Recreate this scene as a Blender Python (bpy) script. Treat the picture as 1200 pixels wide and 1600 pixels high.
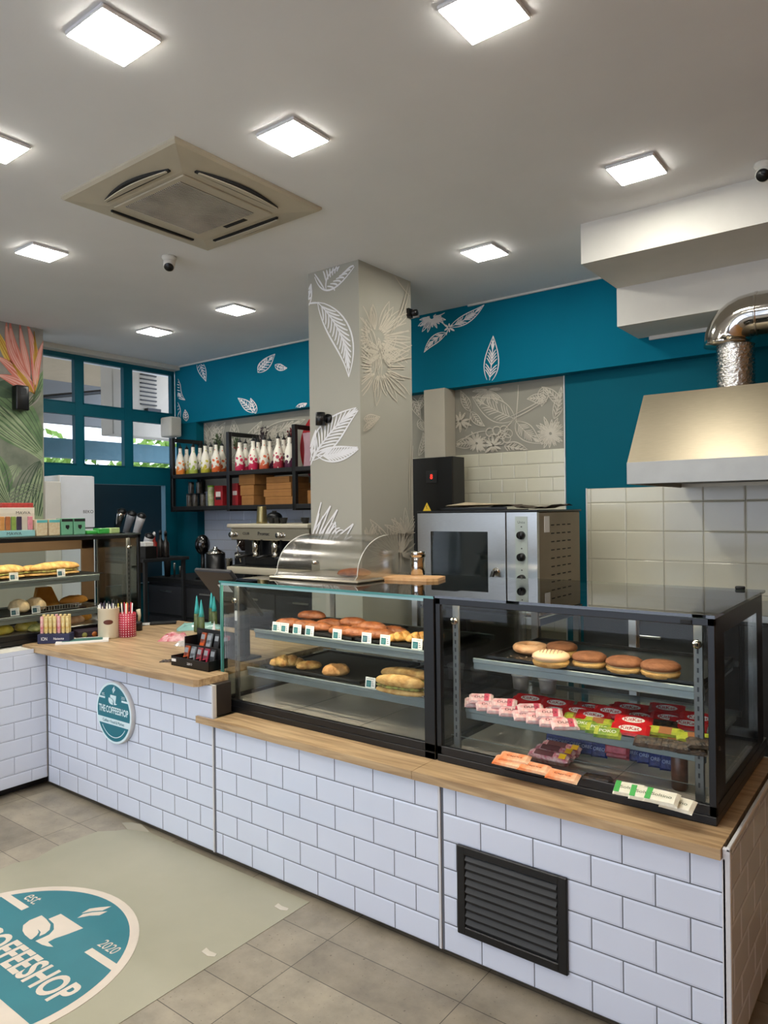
import bpy, bmesh, math, random
from mathutils import Vector, Matrix, noise
random.seed(7)
SC = bpy.context.scene
COL = SC.collection
PI = math.pi
for _o in list(bpy.data.objects):
    bpy.data.objects.remove(_o)

# ---------------------------------------------------------------- camera
CAM_H = 1.63
YAW, PITCH, ROLL, FPX = 0.651145682, -0.000997, 0.0123119, 1124.805
_f = Vector((-math.sin(YAW)*math.cos(PITCH), math.cos(YAW)*math.cos(PITCH), math.sin(PITCH)))
_r = Vector((math.cos(YAW), math.sin(YAW), 0))
_d = _f.cross(_r)
_c, _s = math.cos(ROLL), math.sin(ROLL)
CR = _c*_r + _s*_d
CD = -_s*_r + _c*_d
cam_data = bpy.data.cameras.new('camera')
cam = bpy.data.objects.new('camera', cam_data)
COL.objects.link(cam)
cam_data.sensor_fit = 'HORIZONTAL'
cam_data.sensor_width = 36
cam_data.lens = 36*FPX/1200
cam_data.clip_start = 0.05
cam.matrix_world = Matrix((( CR.x, -CD.x, -_f.x, 0), (CR.y, -CD.y, -_f.y, 0), (CR.z, -CD.z, -_f.z, CAM_H), (0, 0, 0, 1)))
SC.camera = cam

# ---------------------------------------------------------------- light and exposure
SC.view_settings.view_transform = 'Standard'
SC.view_settings.look = 'None'
SC.view_settings.gamma = 1
SC.view_settings.use_curve_mapping = False
SC.view_settings.exposure = 1.0
SKY_STRENGTH = 1.8
LAMP_STRENGTH = 38.0
CASE_LAMP = 26.0
w = bpy.data.worlds.new('sky'); SC.world = w; w.use_nodes = True
_bg = w.node_tree.nodes['Background']
_bg.inputs[0].default_value = (0.77, 0.86, 1.04, 1)
_bg.inputs[1].default_value = SKY_STRENGTH

# ---------------------------------------------------------------- measuring the place from the photograph
def ray(x, y):
    return CR*((x-600)/FPX) + CD*((y-800)/FPX) + _f
def onX(x, y, X):
    r = ray(x, y); r = r*(X/r.x); return Vector((r.x, r.y, r.z+CAM_H))
def onY(x, y, Y):
    r = ray(x, y); r = r*(Y/r.y); return Vector((r.x, r.y, r.z+CAM_H))
def onZ(x, y, Z):
    r = ray(x, y); r = r*((Z-CAM_H)/r.z); return Vector((r.x, r.y, Z))

# ---------------------------------------------------------------- materials
def lin(c):
    if isinstance(c, str):
        c = tuple(int(c[i:i+2], 16)/255 for i in (0, 2, 4))
    return tuple((v/12.92 if v <= .04045 else ((v+.055)/1.055)**2.4) for v in c)
MATS = {}
def mat(name, color, rough=.5, metal=0.0, var=0.0, scale=8.0, bump=0.0, bscale=None, stretch=None, color2=None, spec=None, coat=0.0, emit=None, trans=0.0, aniso=0.0):
    if name in MATS: return MATS[name]
    m = bpy.data.materials.new(name); m.use_nodes = True
    nt = m.node_tree; N = nt.nodes; L = nt.links
    b = N['Principled BSDF']
    b.inputs['Roughness'].default_value = rough
    b.inputs['Metallic'].default_value = metal
    if spec is not None: b.inputs['Specular IOR Level'].default_value = spec
    if coat: b.inputs['Coat Weight'].default_value = coat; b.inputs['Coat Roughness'].default_value = .08
    if trans: b.inputs['Transmission Weight'].default_value = trans
    c = lin(color)
    tc = N.new('ShaderNodeTexCoord'); mp = N.new('ShaderNodeMapping')
    L.new(tc.outputs['Object'], mp.inputs[0])
    if stretch: mp.inputs['Scale'].default_value = stretch
    nz = N.new('ShaderNodeTexNoise'); nz.inputs['Scale'].default_value = scale; nz.inputs['Detail'].default_value = 5
    L.new(mp.outputs[0], nz.inputs['Vector'])
    rp = N.new('ShaderNodeValToRGB')
    if color2 is not None:
        c2 = lin(color2); a0 = c
    else:
        v = max(var, .02); c2 = tuple(min(1, x*(1+v)) for x in c); a0 = tuple(x*(1-v) for x in c)
    rp.color_ramp.elements[0].color = (*a0, 1); rp.color_ramp.elements[1].color = (*c2, 1)
    rp.color_ramp.elements[0].position = .32; rp.color_ramp.elements[1].position = .68
    L.new(nz.outputs['Fac'], rp.inputs[0]); L.new(rp.outputs[0], b.inputs['Base Color'])
    if bump:
        n2 = N.new('ShaderNodeTexNoise'); n2.inputs['Scale'].default_value = bscale or scale*3; n2.inputs['Detail'].default_value = 4
        L.new(mp.outputs[0], n2.inputs['Vector'])
        bp = N.new('ShaderNodeBump'); bp.inputs['Strength'].default_value = bump; bp.inputs['Distance'].default_value = .01
        L.new(n2.outputs['Fac'], bp.inputs['Height']); L.new(bp.outputs[0], b.inputs['Normal'])
    if emit:
        b.inputs['Emission Color'].default_value = (*lin(emit[0]), 1); b.inputs['Emission Strength'].default_value = emit[1]
    MATS[name] = m
    return m
def glass(name, tint='ffffff', ior=1.45, rough=0.0, gain=1.0, base=0.0):
    if name in MATS: return MATS[name]
    m = bpy.data.materials.new(name); m.use_nodes = True
    nt = m.node_tree; N = nt.nodes; L = nt.links
    N.remove(N['Principled BSDF'])
    tr = N.new('ShaderNodeBsdfTransparent'); tr.inputs[0].default_value = (*lin(tint), 1)
    gl = N.new('ShaderNodeBsdfGlossy'); gl.inputs['Roughness'].default_value = rough
    fr = N.new('ShaderNodeFresnel'); fr.inputs[0].default_value = ior
    ma = N.new('ShaderNodeMath'); ma.operation = 'MULTIPLY_ADD'; ma.inputs[1].default_value = gain; ma.inputs[2].default_value = base; ma.use_clamp = True
    mx = N.new('ShaderNodeMixShader')
    L.new(fr.outputs[0], ma.inputs[0]); L.new(ma.outputs[0], mx.inputs[0])
    L.new(tr.outputs[0], mx.inputs[1]); L.new(gl.outputs[0], mx.inputs[2])
    L.new(mx.outputs[0], N['Material Output'].inputs[0])
    MATS[name] = m
    return m

M_ceil = mat('painted_ceiling', 'e2e3e3', .9, var=.015, scale=3, bump=.04, bscale=60)
M_white = mat('white_paint', 'd3d1c8', .7, var=.02, bump=.05, bscale=40)
M_cream = mat('cream_paint', 'b9b4a4', .8, var=.02)
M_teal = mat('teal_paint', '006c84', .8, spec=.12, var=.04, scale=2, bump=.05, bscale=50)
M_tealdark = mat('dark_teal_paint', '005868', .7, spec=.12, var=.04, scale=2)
M_tealframe = mat('teal_window_paint', '00586a', .5, spec=.25, var=.04)
M_greige = mat('greige_paint', 'a5a396', .8, var=.02, scale=2, bump=.04, bscale=50)
M_taupe = mat('greige_wall_paint', '949184', .85, var=.03, scale=2)
M_line = mat('white_line_paint', 'e4e4e4', .7)
M_line2 = mat('cream_line_paint', 'c6bfae', .7)
M_tile = mat('white_glazed_tile', 'd9e0ee', .14, var=.02, scale=3, coat=.3)
M_tilecream = mat('cream_glazed_tile', 'cbc8b2', .2, var=.03, scale=3, coat=.3)
M_grout = mat('dark_grout', '62666e', .9)
M_groutlight = mat('grey_grout', '8b877b', .9)
M_trim = mat('white_plastic_trim', 'd5d5d6', .4)
M_black = mat('black_powder_coat', '0b0c0e', .35, var=.1)
M_blackmatt = mat('black_matt', '101113', .7, var=.1)
M_gunmetal = mat('dark_grey_metal', '2a2c2f', .45, .3, var=.08)
M_steel = mat('brushed_steel', 'b9bab8', .28, 1.0, var=.05, scale=30, stretch=(1, 1, 12), bump=.02)
M_hood = mat('brushed_hood_steel', '9c927e', .42, 1.0, var=.04, scale=20, stretch=(1, 12, 12), bump=.02)
M_band = mat('satin_band_steel', 'a3a29c', .5, .8, var=.04)
M_chrome = mat('chrome', 'd0ccc4', .08, 1.0)
M_foil = mat('crinkled_foil', 'c8c6c0', .18, 1.0, bump=.9, bscale=55)
M_rail = mat('grey_shelf_rail', '7f898b', .4, .5, var=.04)
M_upright = mat('dull_upright_steel', '6f706e', .4, .7, var=.05)
M_deck = mat('steel_deck', 'd2cac3', .22, .35, var=.08, scale=6)
M_browntrim = mat('bronze_aluminium', '9a7c5e', .45, .25, var=.08)
M_glass = glass('clear_glass', 'fbfdfc', 1.30, gain=.6)
M_topglass = glass('smoked_top_glass', 'c9d2d0', 1.6, gain=1.2, base=.02)
M_edge = mat('green_glass_edge', '4d8c88', .15, coat=.5)
M_acryl = glass('clear_acrylic', 'f3f2ee', 1.35, rough=.2, gain=.5, base=.03)
M_window = glass('window_glass', 'f6f6f6', 1.3, gain=.7)
M_cardboard = mat('brown_cardboard', 'a9763f', .85, var=.08, scale=12)
M_paper = mat('white_paper', 'e9e8e4', .7)
M_cardteal = mat('teal_print', '0d6a72', .6)
M_cardtext = mat('grey_print', '6c7076', .7)
M_red = mat('glossy_red_wrapper', 'c4141b', .25, var=.12, scale=60, bump=.35, bscale=70)
M_whiteprint = mat('white_print', 'f0eeea', .5)
M_redprint = mat('red_print', 'b5121a', .5)
M_pink = mat('pink_wrapper', 'e79aa0', .3, color2='f6e6e4', scale=45, bump=.35, bscale=60)
M_green = mat('green_wrapper', '3c7a2a', .3, color2='b9c43a', scale=30, bump=.3)
M_lime = mat('lime_wrapper', 'c9cf3f', .3, color2='8f9b2c', scale=40, bump=.3)
M_yellow = mat('yellow_wrapper', 'f0b400', .3, color2='f7cf2c', scale=40, bump=.3)
M_darkwrap = mat('dark_wrapper', '1d1614', .22, color2='55402c', scale=60, bump=.4)
M_orange = mat('orange_wrapper', 'f0772a', .35, color2='f3c9a0', scale=24, bump=.25)
M_blue = mat('blue_wrapper', '1a2668', .25, color2='2c3e92', scale=50, bump=.35)
M_greenwhite = mat('mint_white_wrapper', 'e8e2c8', .35, color2='f0ecd8', scale=40, bump=.25)
M_mint = mat('bright_green_wrapper', '3fae4a', .35, var=.1, bump=.25)

def oak():
    m = bpy.data.materials.new('oak_laminate'); m.use_nodes = True
    nt = m.node_tree; N = nt.nodes; L = nt.links; b = N['Principled BSDF']
    tc = N.new('ShaderNodeTexCoord'); mp = N.new('ShaderNodeMapping'); mp.inputs['Scale'].default_value = (1.2, 14, 14)
    nz = N.new('ShaderNodeTexNoise'); nz.inputs['Scale'].default_value = 3; nz.inputs['Detail'].default_value = 8; nz.inputs['Distortion'].default_value = .6
    rp = N.new('ShaderNodeValToRGB')
    e = rp.color_ramp.elements; e[0].color = (*lin('9c7f5c'), 1); e[1].color = (*lin('c9ac83'), 1); e[0].position = .35; e[1].position = .65
    L.new(tc.outputs['Object'], mp.inputs[0]); L.new(mp.outputs[0], nz.inputs['Vector']); L.new(nz.outputs['Fac'], rp.inputs[0]); L.new(rp.outputs[0], b.inputs['Base Color'])
    b.inputs['Roughness'].default_value = .38
    return m
M_oak = oak()
def floor_mat():
    m = bpy.data.materials.new('stone_plank_floor'); m.use_nodes = True
    nt = m.node_tree; N = nt.nodes; L = nt.links; b = N['Principled BSDF']
    tc = N.new('ShaderNodeTexCoord'); mp = N.new('ShaderNodeMapping')
    br = N.new('ShaderNodeTexBrick'); br.offset = 1/3; br.offset_frequency = 1
    br.inputs['Scale'].default_value = 1; br.inputs['Brick Width'].default_value = .5865; br.inputs['Row Height'].default_value = .1965
    br.inputs['Mortar Size'].default_value = .0016; br.inputs['Mortar Smooth'].default_value = .1
    br.inputs['Color1'].default_value = (*lin('8f8676'), 1); br.inputs['Color2'].default_value = (*lin('a39a88'), 1); br.inputs['Mortar'].default_value = (*lin('4a443a'), 1)
    L.new(tc.outputs['Object'], mp.inputs[0]); L.new(mp.outputs[0], br.inputs['Vector'])
    nz = N.new('ShaderNodeTexNoise'); nz.inputs['Scale'].default_value = 5; nz.inputs['Detail'].default_value = 9; nz.inputs['Roughness'].default_value = .65
    L.new(tc.outputs['Object'], nz.inputs['Vector'])
    rp = N.new('ShaderNodeValToRGB'); e = rp.color_ramp.elements
    e[0].position = .3; e[0].color = (.62, .62, .62, 1); e[1].position = .7; e[1].color = (1.15, 1.13, 1.1, 1)
    L.new(nz.outputs['Fac'], rp.inputs[0])
    mx = N.new('ShaderNodeMix'); mx.data_type = 'RGBA'; mx.blend_type = 'MULTIPLY'; mx.inputs[0].default_value = 1
    L.new(br.outputs['Color'], mx.inputs[6]); L.new(rp.outputs[0], mx.inputs[7])
    vo = N.new('ShaderNodeTexNoise'); vo.inputs['Scale'].default_value = 90; vo.inputs['Detail'].default_value = 3
    L.new(tc.outputs['Object'], vo.inputs['Vector'])
    r2 = N.new('ShaderNodeValToRGB'); e = r2.color_ramp.elements
    e[0].position = .27; e[0].color = (.45, .43, .4, 1); e[1].position = .34; e[1].color = (1, 1, 1, 1)
    L.new(vo.outputs['Fac'], r2.inputs[0])
    m2 = N.new('ShaderNodeMix'); m2.data_type = 'RGBA'; m2.blend_type = 'MULTIPLY'; m2.inputs[0].default_value = 1
    L.new(mx.outputs[2], m2.inputs[6]); L.new(r2.outputs[0], m2.inputs[7]); L.new(m2.outputs[2], b.inputs['Base Color'])
    bp = N.new('ShaderNodeBump'); bp.inputs['Strength'].default_value = .2; bp.inputs['Distance'].default_value = .004
    L.new(br.outputs['Fac'], bp.inputs['Height']); bp.invert = True; L.new(bp.outputs[0], b.inputs['Normal'])
    b.inputs['Roughness'].default_value = .42
    return m
M_floor = floor_mat()
M_vinyl = mat('beige_vinyl_sheet', '9b9882', .4, color2='a8a48e', scale=2.2, bump=.03, bscale=12)

# ---------------------------------------------------------------- mesh builder
class MB:
    def __init__(s): s.v = []; s.f = []; s.m = []; s.sm = []; s.mats = []
    def mi(s, m):
        if m not in s.mats: s.mats.append(m)
        return s.mats.index(m)
    def add(s, vs, fs, m, smooth=False, T=None):
        k = len(s.v); i = s.mi(m)
        for p in vs:
            p = Vector(p)
            if T is not None: p = T @ p
            s.v.append(p)
        for f in fs:
            s.f.append(tuple(k+j for j in f)); s.m.append(i); s.sm.append(smooth)
        return s
    def box(s, x0, x1, y0, y1, z0, z1, m, bev=0, T=None, seg=1):
        x0, x1 = min(x0, x1), max(x0, x1); y0, y1 = min(y0, y1), max(y0, y1); z0, z1 = min(z0, z1), max(z0, z1)
        if bev <= 0:
            vs = [(x, y, z) for z in (z0, z1) for y in (y0, y1) for x in (x0, x1)]
            return s.add(vs, [(0, 2, 3, 1), (4, 5, 7, 6), (0, 1, 5, 4), (2, 6, 7, 3), (0, 4, 6, 2), (1, 3, 7, 5)], m, False, T)
        bm = bmesh.new()
        bmesh.ops.create_cube(bm, size=1)
        for v in bm.verts:
            v.co = Vector(((x0+x1)/2+v.co.x*(x1-x0), (y0+y1)/2+v.co.y*(y1-y0), (z0+z1)/2+v.co.z*(z1-z0)))
        bev = min(bev, (x1-x0)*.49, (y1-y0)*.49, (z1-z0)*.49)
        bmesh.ops.bevel(bm, geom=bm.edges[:], offset=bev, segments=seg, affect='EDGES', profile=.5)
        bm.verts.index_update()
        s.add([v.co.copy() for v in bm.verts], [tuple(v.index for v in f.verts) for f in bm.faces], m, seg > 1, T)
        bm.free(); return s
    def rings(s, rings, m, smooth=True, cap0=True, cap1=True, closed=True, T=None):
        n = len(rings[0]); vs = [p for r in rings for p in r]; fs = []
        for i in range(len(rings)-1):
            for j in range(n if closed else n-1):
                a = i*n+j; b = i*n+(j+1) % n
                fs.append((a, b, b+n, a+n))
        if cap0: fs.append(tuple(range(n-1, -1, -1)))
        if cap1: fs.append(tuple((len(rings)-1)*n+j for j in range(n)))
        return s.add(vs, fs, m, smooth, T)
    def lathe(s, prof, m, n=24, T=None, smooth=True, cap0=True, cap1=True):
        return s.rings([[(r*math.cos(2*PI*j/n), r*math.sin(2*PI*j/n), z) for j in range(n)] for r, z in prof], m, smooth, cap0, cap1, T=T)
    def cyl(s, p0, p1, r0, m, r1=None, n=16, smooth=True, cap=True):
        r1 = r0 if r1 is None else r1
        p0, p1 = Vector(p0), Vector(p1); a = (p1-p0).normalized()
        u = a.orthogonal().normalized(); v = a.cross(u)
        return s.rings([[p+r*(math.cos(2*PI*j/n)*u+math.sin(2*PI*j/n)*v) for j in range(n)] for p, r in ((p0, r0), (p1, r1))], m, smooth, cap, cap)
    def tube(s, pts, r, m, n=8, cap=True):
        pts = [Vector(p) for p in pts]; rings = []; up = None
        for i, p in enumerate(pts):
            a = (pts[min(i+1, len(pts)-1)]-pts[max(i-1, 0)]).normalized()
            if up is None: up = a.orthogonal().normalized()
            u = (up-a*up.dot(a)).normalized(); up = u; v = a.cross(u)
            rr = r[i] if isinstance(r, (list, tuple)) else r
            rings.append([p+rr*(math.cos(2*PI*j/n)*u+math.sin(2*PI*j/n)*v) for j in range(n)])
        return s.rings(rings, m, True, cap, cap)
    def prism(s, poly, h0, h1, m, T=None, smooth=False):
        n = len(poly)
        vs = [(x, y, h0) for x, y in poly]+[(x, y, h1) for x, y in poly]
        fs = [tuple(range(n-1, -1, -1)), tuple(range(n, 2*n))]+[(i, (i+1) % n, (i+1) % n+n, i+n) for i in range(n)]
        return s.add(vs, fs, m, smooth, T)
    def ball(s, c, r, m, T=None, n=14, sc=(1, 1, 1), fn=None):
        rings = []
        for i in range(n+1):
            t = PI*i/n; rr = max(math.sin(t), 1e-3)
            row = []
            for j in range(2*n):
                a = 2*PI*j/(2*n); p = Vector((rr*math.cos(a), rr*math.sin(a), -math.cos(t)))
                k = fn(p) if fn else 1
                row.append((c[0]+p.x*r*sc[0]*k, c[1]+p.y*r*sc[1]*k, c[2]+p.z*r*sc[2]*k))
            rings.append(row)
        return s.rings(rings, m, True, True, True, T=T)
    def ribbon(s, pts, w, m, P, nrm):
        """flat painted line: pts in 3D on a plane with normal nrm"""
        pts = [Vector(p) for p in pts]
        if len(pts) < 2: return s
        vs = []; n = len(pts)
        for i, p in enumerate(pts):
            a = (pts[min(i+1, n-1)]-pts[max(i-1, 0)])
            if a.length < 1e-7: a = Vector((0, 0, 1))
            sd = a.normalized().cross(nrm)*(w*.5*(.35+.65*math.sin(PI*(i+.6)/(n+.2))))
            vs += [p-sd+P, p+sd+P]
        return s.add(vs, [(2*i, 2*i+1, 2*i+3, 2*i+2) for i in range(n-1)], m)
    def text(s, txt, T, h, wid=None, m=None, bold=0.0, track=1.0):
        key = (txt, bold, track)
        if key not in TXT:
            cu = bpy.data.curves.new('lettering_curve', 'FONT'); cu.body = txt; cu.size = 1; cu.offset = bold; cu.space_character = track; cu.resolution_u = 5
            cu.align_x = 'CENTER'
            ob = bpy.data.objects.new('lettering_tmp', cu); COL.objects.link(ob)
            dg = bpy.context.evaluated_depsgraph_get(); me = bpy.data.meshes.new_from_object(ob.evaluated_get(dg))
            vs = [v.co.copy() for v in me.vertices]; fs = [tuple(p.vertices) for p in me.polygons]
            bpy.data.objects.remove(ob); bpy.data.curves.remove(cu); bpy.data.meshes.remove(me)
            x0 = min(v.x for v in vs); x1 = max(v.x for v in vs); y0 = min(v.y for v in vs); y1 = max(v.y for v in vs)
            TXT[key] = ([Vector(((v.x-(x0+x1)/2), v.y-(y0+y1)/2, 0)) for v in vs], fs, x1-x0, y1-y0)
        vs, fs, ww, hh = TXT[key]
        sy = h/hh; sx = (wid/ww) if wid else sy
        return s.add([(v.x*sx, v.y*sy, 0) for v in vs], fs, m, False, T)
    def build(s, name, parent=None, loc=None, **kw):
        me = bpy.data.meshes.new(name)
        me.from_pydata([tuple(v) for v in s.v], [], s.f)
        for m in s.mats: me.materials.append(m)
        me.polygons.foreach_set('material_index', s.m)
        me.polygons.foreach_set('use_smooth', s.sm)
        me.update()
        o = bpy.data.objects.new(name, me); COL.objects.link(o)
        if parent: o.parent = parent
        if loc is not None: o.location = loc
        for k, v in kw.items(): o[k] = v
        return o
TXT = {}
def thing(name, label, cat, loc=(0, 0, 0), rz=0, group=None):
    o = bpy.data.objects.new(name, None); COL.objects.link(o); o.empty_display_size = .05
    o.location = loc; o.rotation_euler = (0, 0, rz); o['label'] = label; o['category'] = cat
    if group: o['group'] = group
    return o
def dup(root, loc, rz=None, label=None, group=None, rot=None, sc=None):
    r = root.copy(); COL.objects.link(r); r.location = loc
    if rz is not None: r.rotation_euler = (0, 0, rz)
    if rot is not None: r.rotation_euler = rot
    if sc is not None: r.scale = sc if isinstance(sc, tuple) else (sc, sc, sc)
    if label: r['label'] = label
    if group: r['group'] = group
    for ch in list(root.children):
        c = ch.copy(); COL.objects.link(c); c.parent = r
        for g in ch.children:
            d = g.copy(); COL.objects.link(d); d.parent = c
    return r
def tag(o, label, cat, group=None):
    o['label'] = label; o['category'] = cat
    if group: o['group'] = group
    return o
def struct(name, mb, parent=None):
    o = mb.build(name, parent)
    if not parent: o['kind'] = 'structure'
    return o
def frame(o, x, y):
    """4x4 with columns x, y, x cross y at origin o"""
    x = Vector(x).normalized(); y = Vector(y).normalized(); z = x.cross(y)
    return Matrix(((x.x, y.x, z.x, o[0]), (x.y, y.y, z.y, o[1]), (x.z, y.z, z.z, o[2]), (0, 0, 0, 1)))
def RZ(a, loc=(0, 0, 0)):
    return Matrix.Translation(Vector(loc)) @ Matrix.Rotation(a, 4, 'Z')

# ================================================================= SETTING
CZ = 3.25; YB = 5.05; YBEAM = 4.94; XW = -6.65
FAR = 1.6
struct('floor', MB().box(-7.2, FAR, -4.0, 5.3, -.12, 0, M_floor))
_fl = bpy.data.objects['floor']
# shift the plank pattern onto the joints of the photograph
_mp = [n for n in M_floor.node_tree.nodes if n.type == 'MAPPING'][0]
_mp.inputs['Location'].default_value = (-(-1.651), -(2.036), 0)
struct('ceiling', MB().box(-7.2, FAR, -4.0, 5.3, CZ, CZ+.15, M_ceil))
struct('wall_right', MB().box(FAR-.6, FAR-.45, -4.0, 5.3, 0, CZ, mat('warm_bounce_panelling', 'b07a3c', .5, var=.15, scale=3, stretch=(1, 1, .2))))  # unseen side wall, set close in and coloured brown for warm bounce light
# left mural wall (a pier that ends where the window bay begins)
struct('wall_left', MB().box(-6.35, -6.15, -4.0, 3.195, 0, CZ, M_greige))
# storefront behind the camera: glazed wall with posts
sf = MB()
sf.box(-6.2, 2.4, -3.2, -3.0, 0, .25, M_gunmetal).box(-6.2, 2.4, -3.2, -3.0, 2.9, CZ, M_gunmetal)
for x in (-6.15, -4.0, -1.9, .2, 2.35): sf.box(x-.05, x+.05, -3.17, -3.03, .25, 2.9, M_gunmetal)
struct('wall_front', sf)
struct('window_2', MB().box(-6.1, 2.3, -3.11, -3.09, .25, 2.9, M_window))
# window bay wall: sill part below header, header beam, side posts
def wall_window():
    b = MB()
    b.box(XW-.12, XW, 3.1, 5.05, 1.94, 2.105, M_tealframe)          # header beam
    b.box(XW-.12, XW, 3.1, 5.05, 3.20, CZ, M_white)
    b.box(XW-.12, XW, 3.1, 5.2, 0, .9, M_tealdark)
    b.box(XW-.12, XW, 4.80, 5.05, .9, 1.94, M_tealframe)
    b.box(-7.2, XW, 3.1, 3.2, 0, CZ, M_greige)
    struct('wall_window', b)
wall_window()
struct('trim_1', MB().box(XW, XW+.09, 3.2, 4.94, 3.205, CZ, M_white).box(-6.6, -3.37, 4.925, 4.94, 3.235, CZ, M_white).box(-2.9, -1.58, 4.925, 4.94, 3.235, CZ, M_white))
# window grid: 3 columns by 2 rows
def window_grid():
    b = MB(); Y0, Y1 = 3.2, 4.94
    fr = [(Y0, 3.445)]+[(onX(a, 600, XW).y, onX(c, 600, XW).y) for a, c in ((118, 130), (194.5, 206))]+[(4.905, Y1)]
    for a, c in fr: b.box(XW-.07, XW-.005, a, c, 2.105, 3.205, M_tealframe)
    for z0, z1 in ((2.105, 2.125), (2.615, 2.725), (3.16, 3.205)):
        b.box(XW-.068, XW-.008, Y0, Y1, z0, z1, M_tealframe)
    # slim inner beads
    for i in range(3):
        y0 = fr[i][1]; y1 = fr[i+1][0]
        for z0, z1 in ((2.125, 2.615), (2.725, 3.16)):
            for t in ((y0, y0+.008), (y1-.008, y1)): b.box(XW-.055, XW-.0, t[0], t[1], z0, z1, M_tealframe)
            for t in ((z0, z0+.008), (z1-.008, z1)): b.box(XW-.055, XW-.0, y0, y1, t[0], t[1], M_tealframe)
    o = struct('window_1', b)
    for i in range(3):
        y0 = fr[i][1]; y1 = fr[i+1][0]
        for z0, z1 in ((2.125, 2.615), (2.725, 3.16)):
            MB().box(XW-.04, XW-.034, y0, y1, z0, z1, M_window).build('pane', o)
window_grid()
# back wall
b = MB()
b.box(-6.77, FAR, YB, YB+.15, 0, CZ, M_taupe)
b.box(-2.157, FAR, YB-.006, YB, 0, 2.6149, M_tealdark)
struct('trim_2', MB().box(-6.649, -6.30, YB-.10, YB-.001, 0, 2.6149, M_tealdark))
wall_back = struct('wall_back', b)
struct('beam', MB().box(-6.65, FAR, YBEAM, YB, 2.615, CZ, M_teal))
# soffits over the hood
struct('soffit', MB().box(-1.578, FAR, 3.95, 4.53, 3.022, CZ, M_white))
struct('soffit', MB().box(-1.578, FAR, 4.53, YBEAM, 2.78, CZ, M_white).box(-1.50, FAR, YBEAM-.02, YBEAM-.004, 2.755, 2.78, M_white))
# column
XC0, XC1, YC0, YC1 = -3.362, -2.92, 3.593, 4.175
column = struct('column', MB().box(XC0, XC1, YC0, YC1, 0, CZ, M_greige))
# boxed pipe on the back wall
tag(MB().box(-3.30, -3.10, 4.885, 5.0485, 0, 2.6145, M_cream, .004).build('pipe_box'), 'pale grey boxed pipe running up the back wall right of the column', 'pipe box')

# ---- tiled surfaces with real tiles
def tiles_into(b, x0, x1, rows, tw, phase, org, ux, uz, n, m, th=.006, gap=.0022, bev=.0075):
    """tiles along ux between x0..x1; rows = list of (z0,z1); phase(i) = x of one joint"""
    T = Matrix(((ux[0], n[0], uz[0], org[0]), (ux[1], n[1], uz[1], org[1]), (ux[2], n[2], uz[2], org[2]), (0, 0, 0, 1)))
    for i, (z0, z1) in enumerate(rows):
        ph = phase(i); k = math.floor((x0-ph)/tw); x = ph+k*tw
        while x < x1-1e-4:
            a = max(x, x0); c = min(x+tw, x1)
            if c-a > .012:
                a += gap/2; c -= gap/2; p0, p1 = z0+gap/2, z1-gap/2; e = min(bev, (c-a)/3, (p1-p0)/3)
                vs = [(a, 0, p0), (c, 0, p0), (c, 0, p1), (a, 0, p1), (a, th*.72, p0), (c, th*.72, p0), (c, th*.72, p1), (a, th*.72, p1), (a+e, th, p0+e), (c-e, th, p0+e), (c-e, th, p1-e), (a+e, th, p1-e)]
                fs = []
                for q in (0, 4):
                    for j in range(4): fs.append((q+j, q+(j+1) % 4, q+4+(j+1) % 4, q+4+j))
                fs.append((8, 9, 10, 11))
                b.add(vs, fs, m, False, T)
            x += tw
    return b
# back wall subway tiles and large tiles (parts of the wall)
rows = [(1.03+.105*i, 1.03+.105*(i+1)) for i in range(-3, 10)]
tiles_into(MB(), -6.30, -4.0, [r for r in rows if r[1] < 1.9], .21, lambda i: -6.3+(.105 if i % 2 else 0), (0, YB-.002, 0), (1, 0, 0), (0, 0, 1), (0, -1, 0), M_tile).box(-6.30, -4.0, YB-.004, YB-.001, .6, 1.87, M_groutlight).build('subway_tiles', wall_back)
tiles_into(MB(), -4.0, -2.157, rows, .21, lambda i: -2.255+(.105 if i % 2 else 0), (0, YB-.002, 0), (1, 0, 0), (0, 0, 1), (0, -1, 0), M_tilecream).box(-4.0, -2.157, YB-.004, YB-.001, .6, 2.075, M_groutlight).build('subway_tiles', wall_back)
rows = [(1.27-.2*(i+1), 1.27-.2*i) for i in range(6)]+[(1.27, 1.47), (1.47, 1.67), (1.67, 1.775)]
tiles_into(MB(), -1.99, FAR-.6, rows, .2535, lambda i: -1.2, (0, YB-.012, 0), (1, 0, 0), (0, 0, 1), (0, -1, 0), M_tilecream).box(-1.99, FAR-.6, YB-.014, YB-.006, .0, 1.775, M_groutlight).box(-1.995, -1.988, YB-.02, YB-.006, 0, 1.778, M_trim).build('square_tiles', wall_back)
MB().box(-2.157, -2.150, YB-.016, YB-.006, 0, 2.615, M_trim).build('corner_bead', wall_back)

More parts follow.
